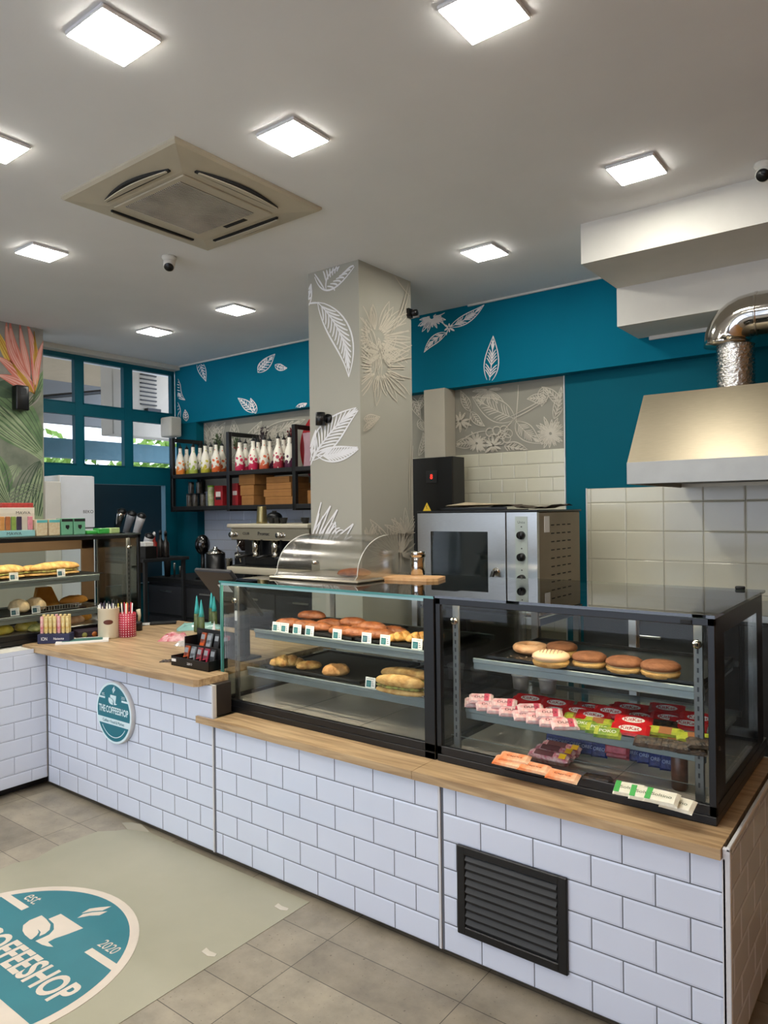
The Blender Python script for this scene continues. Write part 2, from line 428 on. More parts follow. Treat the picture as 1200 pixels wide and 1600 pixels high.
# ================================================================= LINE DRAWINGS
def bez(a, c, b, n=10):
    a, b, c = Vector(a), Vector(b), Vector(c)
    return [(1-t)**2*a+2*t*(1-t)*c+t*t*b for t in [i/n for i in range(n+1)]]
def leaf(a, b, w, nv=7, bend=0.0, vein=.8):
    """2D polylines of a drawn leaf between base a and tip b"""
    a, b = Vector(a), Vector(b); d = b-a; n = Vector((-d.y, d.x)).normalized()
    mid = a+d*.5+n*bend*d.length
    spine = bez(a, mid, b, 16); out = [spine]
    prof = lambda t: math.sin(PI*min(1, t)**.8)*(1-.15*t)
    for sgn in (1, -1):
        edge = []
        for i, p in enumerate(spine):
            t = i/16; q = spine[min(i+1, 16)]-spine[max(i-1, 0)]
            nn = Vector((-q.y, q.x)).normalized(); edge.append(p+nn*sgn*w*.5*prof(t))
        out.append(edge)
        for k in range(1, nv+1):
            t = .06+.8*k/(nv+1); i = int(t*16); j = min(16, i+3)
            p = spine[i]; e = p+(edge[j]-p)*vein
            out.append(bez(p, (p+e)/2+(spine[j]-p)*.15, e, 5))
    return out
def burst(c, r0, r1, n, a0=0, a1=2*PI, jit=.25, rnd=random):
    """spiky flower: narrow petals round a centre"""
    out = []; c = Vector(c)
    for i in range(n):
        a = a0+(a1-a0)*(i+.5)/n+rnd.uniform(-.12, .12); r = r1*(1+rnd.uniform(-jit, jit)); w = r*.16
        d = Vector((math.cos(a), math.sin(a))); nn = Vector((-d.y, d.x))
        base = c+d*r0; tip = c+d*r
        out.append(bez(base, (base+tip)/2+nn*w, tip, 5)); out.append(bez(base, (base+tip)/2-nn*w, tip, 5))
        out.append([base, base+(tip-base)*.7])
    return out
def paint(name, lines, mapper, wd, m, nrm, parent, inside):
    b = MB()
    for k, ln in enumerate(lines):
        P = Vector(nrm)*(.0012+.00005*k); run = []
        for q in ln:
            p = mapper(q[0], q[1])
            if inside(p): run.append(p)
            else:
                if len(run) > 1: b.ribbon(run, wd, m, P, Vector(nrm))
                run = []
        if len(run) > 1: b.ribbon(run, wd, m, P, Vector(nrm))
    return b.build(name, parent)
z7 = lambda x, y: (460+x/2.609, 390+y/2.609)
rng = random.Random(3)
# front face of the column
L = []
L += leaf((95, 215), (222, 520), 95, 12, -.22)
L += [bez((52, 225), (70, 215), (100, 218))]
L += [bez((78, 92), (120, 262), (262, 44), 16), bez((78, 92), (105, 130), (125, 165)), bez((130, 165), (120, 100), (185, 70))]+[bez((135+12*i, 150-10*i), (165+11*i, 150-14*i), (165+13*i, 168-17*i), 5) for i in range(7)]+[bez((130+9*i, 130-8*i), (125+10*i, 100-4*i), (118+14*i, 88-5*i), 5) for i in range(6)]
L += leaf((52, 240), (70, 140), 22, 2)
L += leaf((78, 860), (274, 640), 100, 12, -.16, .95)
L += leaf((95, 840), (272, 805), 62, 11, .10, .9)
L += leaf((64, 880), (90, 735), 22, 2)
L += [bez((66, 890), (80, 830), (130, 770))]
zig = [(66, 1120), (112, 1030), (80, 1150), (150, 1045), (95, 1180), (178, 1060), (120, 1190), (170, 1110), (172, 1175), (243, 1118), (205, 1185), (238, 1168)]
L += [[Vector(zig[i]), Vector(zig[i+1])] for i in range(len(zig)-1)]
L += [bez((66+12*i, 1190+3*i), (90+12*i, 1130), (105+14*i, 1075+10*i)) for i in range(8)]
colf = lambda p: XC0+.004 < p.x < XC1-.004 and p.z < CZ-.004
paint('line_drawing', L, lambda x, y: onY(*z7(x, y), YC0), .0125, M_line, (0, -1, 0), column, colf)
# right face of the column
L = []
L += burst((330, 360), 34, 165, 26, jit=.3, rnd=rng)
L += burst((345, 480), 34, 150, 22, jit=.35, rnd=rng)
L += burst((352, 420), 14, 70, 9, jit=.3, rnd=rng)
L += [bez((400, 330), (455, 250), (470, 130)), bez((385, 350), (440, 240), (460, 140)), bez((405, 110), (430, 150), (465, 190))]
L += [bez((385, 410), (430, 395), (405, 440)), bez((385, 425), (430, 455), (385, 450))]
L += leaf((278, 690), (345, 682), 36, 6, .1) + leaf((276, 740), (340, 690), 24, 5, -.1)
L += [bez((470, 780), (462, 930), (466, 1060)), bez((478, 800), (470, 950), (476, 1100))]
L += burst((420, 1250), 15, 150, 22, a0=PI*.9, a1=PI*2.0, jit=.3, rnd=rng)
L += burst((450, 1160), 6, 90, 10, a0=PI*1.1, a1=PI*1.9, jit=.3, rnd=rng)
L += [bez((390, 1330), (370, 1240), (420, 1130)), bez((420, 1330), (440, 1240), (400, 1150))]
L += burst((295, 1190), 5, 60, 8, a0=PI*1.1, a1=PI*1.9, rnd=rng)
colr = lambda p: YC0+.004 < p.y < YC1-.004 and p.z < CZ-.004
paint('line_drawing', L, lambda x, y: onX(*z7(x, y), XC1), .0075, M_line2, (1, 0, 0), column, colr)
# teal beam
beam = bpy.data.objects['beam']
L = []
L += burst((560, 275), 8, 58, 20, jit=.3, rnd=rng)
L += [bez((590, 290), (610, 300), (630, 325)), bez((628, 325), (622, 340), (620, 350))]
L += leaf((636, 315), (775, 225), 38, 9, .10) + leaf((622, 340), (530, 420), 34, 8, .18)
L += leaf((795, 545), (812, 352), 62, 9, .03) + burst((632, 318), 3, 22, 6, rnd=rng)
paint('line_drawing', L, lambda x, y: onY(*z7(x, y), YBEAM), .009, M_line, (0, -1, 0), beam, lambda p: 2.62 < p.z < CZ-.02)
L = []
zl = lambda x, y: (x, y)
L += leaf((310, 562), (322, 596), 13, 5) + leaf((403, 582), (430, 553), 16, 6) + leaf((430, 570), (449, 575), 10, 4, .2) + leaf((403, 578), (418, 560), 9, 3)
L += leaf((396, 645), (372, 622), 14, 5, .1) + leaf((400, 646), (392, 622), 10, 4) + leaf((462, 640), (480, 630), 9, 4)
L += leaf((275, 585), (290, 625), 20, 6, .4) + leaf((282, 655), (276, 615), 18, 6, -.3) + leaf((292, 658), (290, 640), 8, 3)
paint('line_drawing', L, lambda x, y: onY(x, y, YBEAM), .011, M_line, (0, -1, 0), beam, lambda p: 2.62 < p.z < CZ-.02 and p.x > -6.6)
# greige panel behind the oven
L = []
L += leaf((900, 690), (725, 600), 95, 9, -.05) + burst((790, 570), 5, 70, 7, a0=-.2, a1=PI+.2, rnd=rng)
L += leaf((905, 700), (1010, 790), 70, 9, .12) + burst((1045, 750), 6, 62, 18, rnd=rng) + burst((745, 790), 5, 45, 14, rnd=rng)
L += [bez((890, 690), (960, 660), (1030, 610)), bez((885, 680), (960, 645), (1030, 600)), bez((890, 700), (850, 740), (820, 800)), bez((905, 700), (915, 600), (915, 540))]
L += leaf((1030, 620), (950, 610), 40, 5, .2) + leaf((1020, 560), (1010, 640), 45, 6) + leaf((1060, 690), (1090, 560), 40, 6, .1)+leaf((1085, 640), (1010, 560), 36, 5, .2)
for cx, cy in ((800, 745), (828, 738), (850, 755), (812, 770), (842, 778), (868, 770), (858, 735), (875, 750)):
    L += [[Vector((cx+17*math.cos(a*PI/6), cy+17*math.sin(a*PI/6))) for a in range(13)]]
L += [bez((640, 830), (700, 740), (790, 740)), bez((700, 740), (725, 700), (720, 650))] + leaf((720, 660), (680, 575), 36, 6) + leaf((725, 660), (780, 720), 34, 6, .2)
L += burst((680, 700), 5, 40, 10, rnd=rng) + leaf((860, 800), (960, 820), 50, 7) + leaf((740, 790), (650, 800), 44, 6, .1) + burst((815, 800), 5, 40, 9, rnd=rng)
L += leaf((480, 600), (520, 690), 34, 5) + leaf((535, 590), (510, 660), 28, 5) + leaf((520, 690), (540, 740), 30, 5, .3) + leaf((512, 840), (530, 745), 26, 5, .2)
pan = lambda p: (p.x < -2.165 and p.z > 2.085 and p.z < 2.61 and not (-3.33 < p.x < -3.09))
paint('line_drawing', L, lambda x, y: onY(*z7(x, y), YB), .0075, M_line2, (0, -1, 0), wall_back, pan)
L = []
for i in range(9):
    x = 300+i*17; L += leaf((x+rng.uniform(-6, 6), 700), (x+rng.uniform(-20, 25), 655+rng.uniform(-8, 14)), 16, 5, rng.uniform(-.2, .2))
L += leaf((360, 720), (440, 665), 40, 9, .2) + leaf((400, 700), (478, 655), 30, 8, -.1) + leaf((330, 720), (322, 662), 26, 6)
L += [bez((345, 745), (340, 700), (352, 655)), bez((420, 735), (425, 690), (470, 660))]
paint('line_drawing', L, lambda x, y: onY(x, y, YB), .010, M_line2, (0, -1, 0), wall_back, lambda p: 1.95 < p.z < 2.61 and p.x > -6.28)

# ---- tropical mural on the left wall
def mural():
    b = MB(); X = -6.15
    P = lambda x, y, k=0: onX(x, y, X)+Vector((.0012+.0007*k, 0, 0))
    cols = {c: mat('mural_'+n, c, .8, var=.14, scale=9, color2=c2) for n, c, c2 in (('deep_green', '3c5240', '53684f'), ('mid_green', '5c7a55', '7f9a6e'), ('pale_green', '8fa37c', 'a9b693'), ('grey_green', '6d7766', '8c9180'),
        ('coral', 'cf6f5f', 'dd8f7c'), ('yellow', 'd8a93c', 'e6c866'), ('grey', '8b8880', 'a09c92'), ('vein', '4a5c46', '5b6d52'), ('ochre', 'b98430', 'c99a40'), ('blush', 'e6a89c', 'eab8a8'))}
    k = [0]
    def poly(pts, c):
        pts = [(p[0]/4, 480+p[1]/4) for p in pts]
        k[0] += 1; vs = [P(x, y, k[0]*.25) for x, y in pts]
        vs = [v for v in vs]
        b.add(vs, [tuple(range(len(vs)))], cols[c])
    def lf(a, c_, w, col, bend=0.0, stripes=0, sc='4a5c46'):
        ls = leaf(a, c_, w, 0, bend); pts = list(ls[1])+list(reversed(ls[2]))[1:-1]
        cl = [(min(268, p[0]), min(1330, max(92+.135*min(268, p[0]), p[1]))) for p in pts]
        poly(cl, col)
        sp = ls[0]
        for s_ in range(-stripes, stripes+1):
            f = s_/(stripes+1)
            line = [Vector((sp[i][0]+(ls[1][i][0]-sp[i][0])*f*1.0, sp[i][1]+(ls[1][i][1]-sp[i][1])*f)) for i in range(17)]
            run = [P(q[0]/4, 480+q[1]/4, k[0]*.25+.3) for q in line if q[0] < 266 and 100+.14*q[0] < q[1] < 1330]
            b.ribbon(run, .008 if s_ else .014, cols[sc], Vector((.0006, 0, 0)), Vector((1, 0, 0)))
    poly([(-900, -60), (268, 130), (268, 1340), (-900, 1440)], '6d7766')
    poly([(-900, -60), (268, 130), (268, 420), (-900, 420)], '8b8880')
    lf((-160, 470), (310, 960), 330, '5c7a55', -.05, 4)
    lf((-260, 560), (330, 1010), 170, '8fa37c', -.12, 2, '5c7a55')
    lf((120, 980), (-60, 1400), 210, '8fa37c', .05, 3, '6d7766')
    lf((250, 960), (120, 1420), 210, '6d7766', .1, 3, '3c5240')
    lf((300, 960), (220, 1420), 170, '8fa37c', 0, 3, '3c5240')
    lf((-40, 900), (60, 1330), 190, '5c7a55', .06, 2, '3c5240')
    lf((280, 1110), (-80, 1310), 120, '8fa37c', .1, 2, '6d7766')
    lf((-30, 480), (120, 560), 120, '3c5240')
    lf((255, 520), (150, 640), 60, '8b8880', 0, 1)
    lf((290, 380), (200, 600), 60, '5c7a55', 0, 1)
    for i in range(3): lf((-600+i*190, 380+i*90), (-300+i*200, 1300), 220, ['3c5240', '5c7a55', '8fa37c'][i], .15, 3)
    # flower bracts
    for a, c_, w, col, bd in (((215, 530), (60, 70), 62, 'cf6f5f', -.15), ((215, 530), (-60, 60), 60, 'd8a93c', -.1), ((210, 530), (-30, 420), 60, 'cf6f5f', .1),
                              ((215, 530), (160, 80), 52, 'cf6f5f', .12), ((215, 540), (210, 150), 34, 'd8a93c', .05), ((212, 540), (-40, 300), 72, 'cf6f5f', .14),
                              ((205, 470), (40, 60), 46, 'cf6f5f', -.25), ((218, 500), (280, 190), 40, 'cf6f5f', -.1), ((190, 440), (120, 90), 40, 'cf6f5f', -.05), ((214, 545), (60, 330), 30, 'd8a93c', 0)):
        lf(a, c_, w*1.15, col, bd, 1, 'b98430' if col == 'd8a93c' else 'e6a89c')
    b.build('mural', bpy.data.objects['wall_left'])
mural()

# ================================================================= COUNTERS
YF = 2.2074
def counter(name, label, x0, x1, ztop, nrow, phase, depth, extra=None):
    t = thing(name, label, 'counter', ((x0+x1)/2, YF+.3, 0))
    cx, cy = (x0+x1)/2, YF+.3
    xb = x1 if ztop < .7 else -2.83
    b = MB().box(x0-cx, x1-cx, YF+.007-cy, YF+.02-cy, .03, ztop, M_white).box(x0-cx, xb-cx, YF+.02-cy, YF+depth-cy, .03, ztop, M_white)
    b.box(x0+.02-cx, xb-.02-cx, YF+.06-cy, YF+depth-cy, 0, .03, M_blackmatt)
    b.build('body', t)
    rows = [(.03+.1*i, min(.03+.1*(i+1), ztop)) for i in range(nrow)]
    b = MB().box(x0-cx, x1-cx, .0015, .007, .03, ztop, M_grout, T=Matrix.Translation((0, YF-cy, 0)))
    tiles_into(b, x0-cx+.008, x1-cx-.008, rows, .2, lambda i: phase(i)-cx, (0, YF-cy+.006, 0), (1, 0, 0), (0, 0, 1), (0, -1, 0), M_tile)
    b.build('tiled_front', t)
    MB().box(x1-cx-.009, x1-cx+.001, YF-cy-.004, YF-cy+.012, .03, ztop, M_trim, .001).build('edge_trim', t)
    return t, cx, cy
_tt, _x, _y = counter('counter', 'white tiled service counter with round shop sign under the wood worktop', -4.25, -2.71, .815, 8, lambda i: -3.417+(.1 if i % 2 == 0 else 0), 1.0)
counter('counter', 'middle white tiled counter under the display case with savoury pastries', -2.708, -1.440, .63, 6, lambda i: -2.554+(.1 if i % 2 == 0 else 0), .95)
t, cx, cy = counter('counter', 'right white tiled counter with black louvred vent, carrying the doughnut case', -1.438, -.478, .63, 6, lambda i: -1.174+(.1 if i % 2 == 0 else 0), 1.0)
# tiled end wall of the right counter
b = MB().box(-.478-cx, -.470-cx, YF-cy, YF+1.0-cy, .03, .655, M_grout)
tiles_into(b, YF+.012, YF+1.0, [(.03+.1*i, .03+.1*(i+1)) for i in range(6)]+[(.63, .655)], .2, lambda i: 2.45+(.1 if i % 2 else 0), (-.472-cx, -cy, 0), (0, 1, 0), (0, 0, 1), (1, 0, 0), M_tile)
b.box(-.485-cx, -.464-cx, YF-.004-cy, YF+.012-cy, .03, .66, M_trim, .002)
b.box(-.475-cx, -.464-cx, YF-.004-cy, YF+1.0-cy, .652, .664, M_trim, .002)
b.build('tiled_end', t)
# louvred vent
g = MB(); x0, x1, z0, z1 = -1.367-cx, -.951-cx, .119, .435; y = YF-cy
for a in ((x0, x0+.034, z0, z1), (x1-.034, x1, z0, z1)): g.box(a[0], a[1], y-.012, y+.002, a[2], a[3], M_black, .003)
for a in ((z0, z0+.03), (z1-.03, z1)): g.box(x0+.03, x1-.03, y-.012, y+.002, a[0], a[1], M_black, .003)
g.box(x0+.03, x1-.03, y-.0045, y-.001, z0+.02, z1-.02, M_black)
go = g.build('vent_grille', t)
for i in range(9):
    zz = z0+.045+i*.0282
    MB().add([(x0+.036, y-.004, zz+.014), (x1-.036, y-.004, zz+.014), (x1-.036, y-.016, zz), (x0+.036, y-.016, zz), (x0+.036, y-.004, zz-.003), (x1-.036, y-.004, zz-.003)],
             [(0, 3, 2, 1), (3, 4, 5, 2), (0, 4, 3), (1, 2, 5)], M_gunmetal).build('slat', go)
# left wing of the counter
t = thing('counter', 'greyish-lit tiled left wing of the counter below the sandwich display', 'counter', (-4.6, 1.6, 0))
T = Matrix.Translation((-t.location.x, -t.location.y, 0))
b = MB().box(-5.0, -4.257, .6, 2.12, .06, .84, M_white, T=T).box(-5.0, -4.40, 2.12, 2.98, .06, .84, M_white, T=T).box(-4.40, -4.257, 2.12, 2.98, .06, .8155, M_white, T=T).box(-5.0, -4.33, .6, 2.9, 0, .06, M_blackmatt, T=T)
b.build('body', t)
b = MB().box(-4.257, -4.2515, .6, YF-.003, .06, .8155, M_grout, T=T).box(-4.257, -4.247, .6, 2.13, .8155, .84, M_tile, T=T)
tiles_into(b, .6, YF-.004, [(.06, .13)]+[(.13+.1*i, min(.815, .13+.1*(i+1))) for i in range(7)], .2, lambda i: 2.11-(.1 if i % 2 else 0), (-4.252+4.6, -1.6, 0), (0, 1, 0), (0, 0, 1), (1, 0, 0), M_tile)
b.build('tiled_front', t)
# worktop over the service counter
b = MB()
poly = [(-4.395, 2.135), (-2.765, 2.135), (-2.745, 2.155), (-2.745, 2.33), (-2.835, 2.33), (-2.835, 3.27), (-4.395, 3.27)]
b.prism([(x+3.5, y-2.7) for x, y in poly], 0, .033, M_oak)
tag(b.build('worktop', loc=(-3.5, 2.7, .8165)), 'long oak worktop with jars and a cash register screen, on the service counter', 'worktop')
# ledges
b = MB().prism([(-2.815, 2.186), (-1.553, 2.186), (-1.553, 3.1), (-2.70, 3.1), (-2.70, 2.199), (-2.815, 2.199)], 0, .031, M_oak)
tag(b.build('ledge_board', loc=(0, 0, .6305)), 'left oak ledge board below the savoury pastry case', 'ledge')
b = MB().prism([(-1.551, 2.186), (-.486, 2.186), (-.486, 3.1), (-1.551, 3.1)], 0, .031, M_oak)
tag(b.build('ledge_board', loc=(0, 0, .6305)), 'right oak ledge board below the doughnut and chocolate case', 'ledge')
tag(MB().box(-2.825, -2.716, 2.232, 2.325, .663, .8155, mat('dark_bracket', '2c2622', .5), .003).build('bracket'), 'dark metal bracket between ledge and worktop end, left of the pastry case', 'bracket')

# round wall sign -----------------------------------------------------
def disc(b, c, r, z, m, n=64, T=None, y0=None, y1=None, h=.0006):
    pts = [(c[0]+r*math.cos(2*PI*i/n), c[1]+r*math.sin(2*PI*i/n)) for i in range(n)]
    b.add([(x, y, z) for x, y in pts], [tuple(range(n))], m, False, T)
def seg(b, r, y0, y1, z, m, T=None, n=28, xm=1.0):
    """slice of a disc between two heights"""
    L_ = []; R_ = []
    a0, a1 = math.asin(max(-1, y0/r)), math.asin(min(1, y1/r))
    for i in range(n+1):
        y = r*math.sin(a0+(a1-a0)*i/n); x = math.sqrt(max(r*r-y*y, 0))
        L_.append((-x, y, z)); R_.append((x, y, z))
    b.add(L_+R_[::-1], [tuple(range(2*n+2))], m, False, T)
def emblem(b, r, T, white, teal, lift, full=True):
    """shop emblem in a unit disc of radius r, y up"""
    k = r/.5018
    Z = lambda i: lift*i
    disc(b, (0, 0), r, Z(1), white, T=T)
    seg(b, r*.93, -.098*k, r*.93, Z(2), teal, T)
    seg(b, r*.93, -r*.93, -.20*k, Z(2), teal, T)
    for s_ in (-1, 1):
        x0, x1 = .238*k, .41*k
        b.add([(s_*x0, .211*k, Z(3)), (s_*.44*k, .211*k, Z(3)), (s_*.42*k, .243*k, Z(3)), (s_*x0, .243*k, Z(3))], [(0, 1, 2, 3)], white, False, T)
    def tx(s_, x, y, h, wd, m, bold=0.0, tr=1.0): b.text(s_, T @ Matrix.Translation((x*k, y*k, Z(4))), h*k, wd*k if wd else None, m, bold, tr)
    tx('THE', -.325, .045, .115, .19, white, .03); tx('COFFEESHOP', .108, .045, .115, .64, white, .03)
    tx('est.', -.285, .285, .05, .085, white); tx('2020', .285, .285, .045, .10, white)
    if full: tx('Coffee • Food & Market', 0, -.148, .052, .62, teal)
    # lower ring line and small lettering on the arc
    n = 40; a0, a1 = PI+.62, 2*PI-.62; r0, r1 = .395*k, .408*k
    vs = []; fs = []
    for i in range(n+1):
        a = a0+(a1-a0)*i/n
        vs += [(r0*math.cos(a), r0*math.sin(a), Z(3)), (r1*math.cos(a), r1*math.sin(a), Z(3))]
    b.add(vs, [(2*i, 2*i+1, 2*i+3, 2*i+2) for i in range(n)], white, False, T)
    # cup made of two leaves
    def P(pts, z=3, m=white): b.add([(x*k, y*k, Z(z)) for x, y in pts], [tuple(range(len(pts)))], m, False, T)
    P([(-.086, .245), (-.081, .294), (.089, .293), (.078, .236), (.065, .192), (.066, .163), (.113, .16), (.094, .149), (.064, .141), (.02, .138), (.022, .166), (.022, .192), (.003, .220), (-.036, .240)])
    P([(-.088, .142), (-.124, .162), (-.139, .195), (-.134, .242), (-.091, .239), (-.041, .23), (-.008, .209), (.003, .185), (.001, .155), (.004, .138), (-.008, .132), (-.053, .134)])
    P([(-.05, .183), (-.026, .175), (-.012, .160), (.0, .133), (.008, .136), (.002, .162), (-.021, .180)], 4, teal)
    P([(-.016, .346), (-.021, .385), (.002, .414), (.036, .449), (.035, .408), (.007, .382)])
    P([(.003, .317), (-.005, .347), (.014, .378), (.057, .418), (.057, .381), (.027, .356)])
b = MB()
T = frame((0, 0, 0), (1, 0, 0), (0, 0, 1))
b.rings([[Vector((r_*math.cos(2*PI*i/64), y_, r_*math.sin(2*PI*i/64))) for i in range(64)] for r_, y_ in ((.166, .012), (.166, -.010), (.163, -.0125))], M_trim, True, True, True)
emblem(b, .163, T @ Matrix.Translation((0, 0, .0125)), mat('sign_white', 'd9eef2', .35), mat('sign_teal', '0b6f7f', .3), .0006)
tag(b.build('wall_sign', loc=(-3.503, YF-.012, .566)), 'round teal and white coffee shop sign on the tiled counter front', 'sign')

# floor sheet and logo
b = MB()
edge = [(-3.43, 2.04), (-3.36, 2.10), (-3.30, 2.19), (-2.085, 2.19), (-2.085, 1.0), (-2.085, -.5), (-3.45, -.5), (-3.44, .6), (-3.40, 1.3), (-3.44, 1.62), (-3.40, 1.70), (-3.44, 1.82)]
b.prism(edge, 0, .0016, M_vinyl)
tag(b.build('floor_sheet', loc=(0, 0, .0004)), 'smooth beige vinyl sheet on the floor around the round logo', 'floor sheet')
b = MB(); b.lathe([(.5018, 0), (.5018, .0012)], mat('logo_white', 'd3c7b8', .5, var=.04), 96, smooth=False)
emblem(b, .5018, Matrix.Translation((0, 0, .0012)), mat('logo_white2', 'd3c7b8', .5, var=.04), mat('logo_teal', '2a7480', .45, var=.06, scale=5), .0004)
tag(b.build('floor_logo', loc=(-2.762, 1.229, .0022)), 'large round teal coffee shop logo sticker on the floor', 'sticker')
for (x, y), lb in (((440, 1418), 'torn scrap of tape on the floor nearest the middle counter'), ((327, 1489), 'torn scrap of tape on the floor beside the logo')):
    p = onZ(x, y, .0022); b = MB()
    b.prism([(-.03, -.012), (.01, -.016), (.035, -.004), (.028, .012), (-.008, .008), (-.034, .014)], 0, .001, mat('torn_tape', 'c9c2b2', .4, var=.1))
    tag(b.build('tape_scrap', loc=p), lb, 'tape scrap')
b = MB(); b.add([(0, 0, 0), (.10, -.03, 0), (.22, 0.02, 0), (.14, .025, .018), (.06, .02, .01)], [(0, 1, 4), (1, 3, 4), (1, 2, 3)], mat('loose_film', '9c9684', .4), True)
tag(b.build('loose_film', loc=(-3.42, 2.17, .003)), 'curled end of plastic floor film at the foot of the service counter', 'film')

# ================================================================= DISPLAY CASES
def display_case(label, loc, w, d, h, rz=0, style='plain', shelves=(), name='display_case'):
    """front at y=0 facing -y, left end x=0, bottom z=0"""
    t = thing(name, label, 'display case', loc, rz)
    fm = M_black; e = .016
    b = MB().box(0, w, 0, d, 0, .028, fm, .003).box(0, w, 0, .02, .028, .060, fm, .002).box(0, w, d-.03, d, .028, .06, fm).box(0, .02, .02, d-.03, .028, .06, fm).box(w-.02, w, .02, d-.03, .028, .06, fm)
    b.build('base_frame', t)
    b = MB().box(.022, w-.022, .022, d-.032, .030, .044, M_deck)
    for i in (1, 2): b.box(.022+(w-.044)*i/3-.001, .022+(w-.044)*i/3+.001, .025, d-.034, .044, .0446, M_gunmetal)
    for r_ in range(2):
        for i in range(26): b.box(w*.45+i*.02, w*.45+i*.02+.009, d*.62+r_*.05, d*.62+r_*.05+.008, .0446, .0450, mat('painted_perforation_glint', 'e6d6b0', .3))  # pale dots paint the light reflected by the perforated plate
    b.build('deck_plate', t)
    MB().box(.018, w-.018, .004, .010, .060, h-.012, M_glass).build('front_glass', t)
    for x in (.004, w-.010): MB().box(x, x+.006, .012, d-.05, .060, h-.012, M_glass).build('side_glass', t)
    MB().box(-.001, w+.001, -.004, d+.004, h-.010, h, M_topglass, .0).build('top_glass', t)
    if style == 'plain':
        ed = MB().box(-.002, w+.002, -.0046, -.0042, h-.010, h, M_edge).box(.0, w-.03, .003, .012, h-.022, h-.010, mat('pale_light_strip', 'a8cfd0', .3))
        ed.build('top_edge', t)
        MB().box(.0, .006, .0, .016, .06, h-.01, M_edge).build('glass_edge', t)
        MB().box(w-.05, w, 0, .02, .0, h-.01, fm, .002).build('corner_post', t)
    else:
        b = MB()
        b.box(0, .022, 0, .022, .028, h-.01, fm, .002).box(w-.022, w, 0, .022, .028, h-.01, fm, .002)
        b.box(0, w, 0, .020, h-.034, h-.010, fm, .002)
        b.box(0, w, .02, .05, h-.016, h-.0101, fm)
        b.build('corner_post', t)
        b = MB()   # printed border on the end glass
        for x in (w-.0035,):
            b.box(x, x+.001, .022, .13, .06, h-.011, fm).box(x, x+.001, d-.16, d-.05, .06, h-.011, fm)
            b.box(x, x+.001, .13, d-.16, h-.07, h-.011, fm).box(x, x+.001, .13, d-.16, .06, .085, fm)
        b.build('end_border', t)
        b = MB().box(.0, w, d*.62, d, h-.0102, h-.0100, M_blackmatt); b.build('top_border', t)
        b = MB(); b.lathe([(.017, 0), (.019, .006), (.017, .012)], M_blackmatt, 20, T=Matrix.Translation((w-.085, d-.02, h))); b.build('rubber_stop', t)
        b = MB(); b.box(w-.10, w-.065, .0, -.006, h-.032, h-.018, M_blackmatt, .002); b.build('catch', t)
    led = MB().box(.06, w-.06, .030, .046, h-.022, h-.013, mat('lit_case_strip', 'fff2d8', .4, emit=('ffeccb', CASE_LAMP)))
    led.build('light_strip', t)
    # stainless uprights inside
    for k, x in enumerate((.045, w-.075)):
        b = MB().box(x, x+.028, .05, .062, .045, h-.02, M_upright, .002)
        for z in range(int((h-.16)/.03)): b.box(x+.010, x+.016, .0492, .0502, .09+z*.03, .105+z*.03, M_gunmetal)
        b.cyl((x+.014, .05, h-.10), (x+.014, .035, h-.10), .013, M_chrome, n=20).cyl((x+.014, .035, h-.10), (x+.014, .0335, h-.10), .006, M_gunmetal, n=12)
        b.build('upright', t)
        if k == 0 and style == 'plain': MB().box(x+.006, x+.022, .049, .0505, h-.20, h-.15, M_paper).build('sticker', t)
    # rear sliding doors
    rf = M_steel if style != 'left' else M_browntrim
    b = MB()
    fw = .10 if style == 'left' else .035
    for x0, x1, y in ((.02, w*.5+.02, d-.030), (w*.5-.02, w-.02, d-.045)):
        b.box(x0, x0+fw, y, y+.013, .06, h-.02, rf, .002).box(x1-fw, x1, y, y+.013, .06, h-.02, rf, .002)
        b.box(x0, x1, y, y+.013, .06, .06+fw, rf, .002).box(x0, x1, y, y+.013, h-.02-fw, h-.02, rf, .002)
    dr = b.build('rear_door', t)
    b = MB()
    for x0, x1, y in ((.05, w*.5-.01, d-.026), (w*.5+.01, w-.05, d-.041)): b.box(x0, x1, y, y+.004, .095, h-.05, M_glass)
    b.build('door_glass', dr)
    for s_ in shelves:
        z, x0, x1, y0, y1 = s_
        b = MB().box(x0, x1, y0+.01, y1, z-.008, z, M_glass)
        sh = b.build('shelf', t)
        b = MB().box(x0-.004, x1+.004, y0, y0+.012, z-.014, z+.004, M_rail, .002).box(x0-.004, x1+.004, y0+.006, y0+.016, z-.040, z-.012, M_rail, .002)
        b.build('shelf_rail', sh)
        MB().box(x0-.004, x1+.004, y1, y1+.01, z-.02, z+.003, M_rail, .002).build('rear_rail', sh)
        for x in (x0+.02, x1-.02): MB().box(x-.006, x+.006, y0+.02, y1, z-.034, z-.010, M_steel, .002).build('bracket', sh)
    return t
ZC = .662
case1 = display_case('glass display case with brown rolls and puff pastries, left of the doughnut case', (-2.805, 2.335, ZC), 1.262, .82, .636, 0, 'plain',
    shelves=((.388, .12, 1.165, .115, .62), (.200, .085, 1.19, .095, .66)))
case2 = display_case('black framed glass display case of doughnuts and chocolate bars at the counter end', (-1.535, 2.335, ZC), 1.008, .82, .640, 0, 'framed',
    shelves=((.385, .10, .945, .115, .62), (.192, .075, .95, .095, .64)))
MB().box(.03, .97, .055, .058, .06, .092, M_glass).box(.03, .97, .055, .058, .0915, .093, M_rail).build('inner_lip', case2)
case3 = display_case('warm-lit glass display case with baguettes and wraps on the left counter wing', (-4.40, .75, .850), 2.215, .60, .652, PI/2, 'left',
    shelves=((.380, .06, 1.93, .05, .52), (.165, .06, 2.03, .02, .55)))

